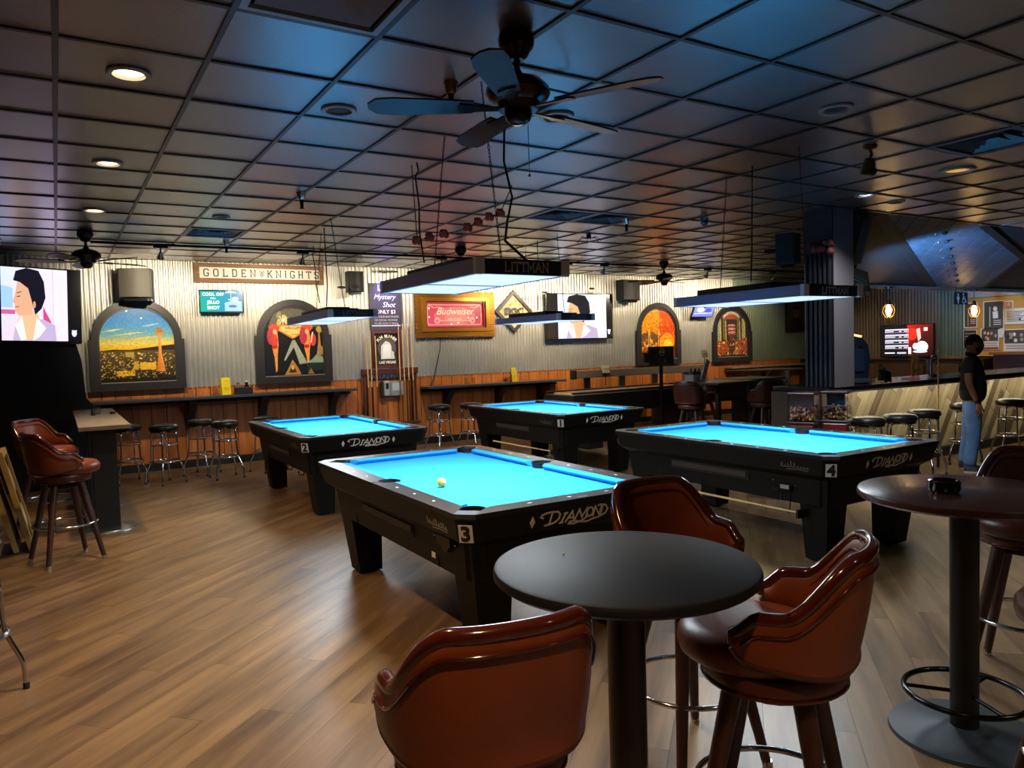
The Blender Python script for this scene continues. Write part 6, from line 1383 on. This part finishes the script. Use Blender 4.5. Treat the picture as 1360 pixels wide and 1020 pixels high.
shirt = [(0, 0, .775, (.175, .155)), (0, -.015, 1.0, (.185, .155)), (0, -.015, 1.13, (.188, .15)), (0, .005, 1.26, (.178, .132)), (0, .015, 1.335, (.10, .09)), (-.155, .02, 1.30, .078), (-.195, .028, 1.20, .072), (-.212, .032, 1.125, .068), (.155, .02, 1.30, .078), (.195, .045, 1.20, .072), (.212, .052, 1.125, .068)]
skin_mesh('t_shirt', shirt, [(0, 1), (1, 2), (2, 3), (3, 4), (3, 5), (5, 6), (6, 7), (3, 8), (8, 9), (9, 10)], SHIRT, man)
jean = [(0, 0, .93, (.14, .115)), (-.085, .0, .78, .112), (-.095, -.015, .62, .092), (-.10, -.02, .44, .078), (-.107, .005, .25, .072), (-.11, .03, .065, .076), (.085, .0, .78, .112), (.10, .015, .62, .092), (.11, .03, .44, .078), (.126, .055, .25, .072), (.14, .08, .065, .076), (0, 0, .85, (.15, .125))]
skin_mesh('jeans', jean, [(11, 1), (1, 2), (2, 3), (3, 4), (4, 5), (11, 6), (6, 7), (7, 8), (8, 9), (9, 10), (0, 11)], JEAN, man)
# head with face
q = MB(); q.sphere((0, 0, 0), 1, 28)
for v in q.bm.verts:
    x, y, z = v.co; f = max(0, -y)
    jaw = sstep(-.1, -.9, z); nx = x * .077 * (1 - .22 * jaw); ny = y * .098 * (1 - .12 * jaw) - .012 * jaw; nz = z * .118
    nose = math.exp(-((x / .16) ** 2) - ((z + .12) / .26) ** 2) * f; ny -= .026 * nose
    eye = sum(math.exp(-(((x - s * .36) / .2) ** 2) - ((z - .08) / .12) ** 2) for s in (-1, 1)) * f; ny += .010 * eye
    brow = math.exp(-((z - .26) / .1) ** 2) * f * (abs(x) < .7); ny -= .006 * brow
    lip = math.exp(-((x / .3) ** 2) - ((z + .48) / .08) ** 2) * f; ny -= .007 * lip
    v.co = (nx, ny, nz)
head_m = T(0, -.02, 1.475) @ Matrix.Rotation(math.radians(30), 4, 'Z')
hd = q.build('head', SKIN, man, smooth=70); hd.matrix_local = head_m
for s in (-1, 1):
    MB().sphere((s * .028, -.088, .012), (.010, .006, .007), 10).build('eye', mat('eye_white', '#b8b0a4', .2), hd); MB().sphere((s * .028, -.0935, .012), (.0045, .002, .0045), 8).build('pupil', BLACKP, hd); MB().box((s * .028, -.094, .032), (.03, .008, .006), rot=(0, s * .1, 0)).build('eyebrow', HAIR, hd)
    e = MB().sphere((s * .077, .008, -.005), (.01, .022, .032), 12).build('ear', SKIN, hd, smooth=60)
MB().sphere((0, -.0955, -.058), (.024, .008, .005), 10).build('mouth', mat('lips', '#6a3a34', .5), hd)
q = MB(); q.sphere((0, 0, 0), 1, 24)
bmesh.ops.delete(q.bm, geom=[v for v in q.bm.verts if v.co.z < .25 + .55 * max(0, -v.co.y) - .55 * max(0, v.co.y)], context='VERTS')
for v in q.bm.verts: v.co = (v.co.x * .081, v.co.y * .103, v.co.z * .124)
q.build('hair', HAIR, hd, smooth=70)
q = MB(); q.sphere((0, 0, 0), 1, 24)
bmesh.ops.delete(q.bm, geom=[v for v in q.bm.verts if v.co.z > -.22 - .22 * max(0, -v.co.y) * (abs(v.co.x) < .35) or v.co.y > .35], context='VERTS')
for v in q.bm.verts:
    j = sstep(-.1, -.9, v.co.z); v.co = (v.co.x * .082 * (1 - .2 * j), v.co.y * .104 * (1 - .1 * j) - .016 * j, v.co.z * .127)
q.build('beard', HAIR, hd, smooth=70)
# hands: palm with four unequal fingers and a thumb, hanging relaxed
def hand(s, base, fwd):
    B = Vector(base); V = []; E = []
    V.append((B.x, B.y, B.z, .022)); V.append((B.x, B.y - .008, B.z - .045, (.017, .032))); E.append((0, 1)); V.append((B.x, B.y - .012, B.z - .075, (.014, .034))); E.append((1, 2))
    for k, (off, ln) in enumerate(((-.027, .062), (-.009, .07), (.009, .066), (.027, .05))):
        b = len(V); y = B.y - .012 + off
        V.append((B.x - s * .002, y, B.z - .085, .0095)); V.append((B.x - s * .008, y - .002, B.z - .085 - ln * .5, .0088)); V.append((B.x - s * .022, y - .003, B.z - .085 - ln * .95, .0075)); E += [(2, b), (b, b + 1), (b + 1, b + 2)]
    b = len(V); V.append((B.x - s * .006, B.y - .042, B.z - .045, .0115)); V.append((B.x - s * .012, B.y - .056, B.z - .075, .0095)); V.append((B.x - s * .016, B.y - .058, B.z - .1, .008)); E += [(1, b), (b, b + 1), (b + 1, b + 2)]
    return skin_mesh('hand', V, E, SKIN, man, 0, 1)
hand(-1, (-.213, -.05, .815), 0); hand(1, (.223, -.025, .815), 0)
SH = mat('shoe_dark', '#15161a', .5); SO = mat('shoe_sole', '#b8b4ac', .6)
for s, x, y in ((-1, -.11, .02), (1, .14, .07)):
    q = MB(); q.grid(lambda u, v: Vector((x + s * .02 * u + math.cos(v * PI) * (.047 - .012 * abs(u - .45)) * (1 if u < .97 else .4), y + .06 - .27 * u, .022 + math.sin(v * PI) * (.085 - .062 * sstep(.25, .85, u)) * (1 if u < .97 else .3))), 14, 8)
    bmesh.ops.holes_fill(q.bm, edges=[e for e in q.bm.edges if e.is_boundary], sides=0); sh_ = q.build('shoe', SH, man, smooth=60)
    MB().prism([(x - .046, y + .06), (x + .046, y + .06), (x + .05 + s * .012, y - .12), (x + .03 + s * .02, y - .205), (x - .03 + s * .02, y - .205), (x - .048 + s * .012, y - .12)], 0, .024).build('sole', SO, sh_)
man.rotation_euler = (0, 0, math.radians(28))
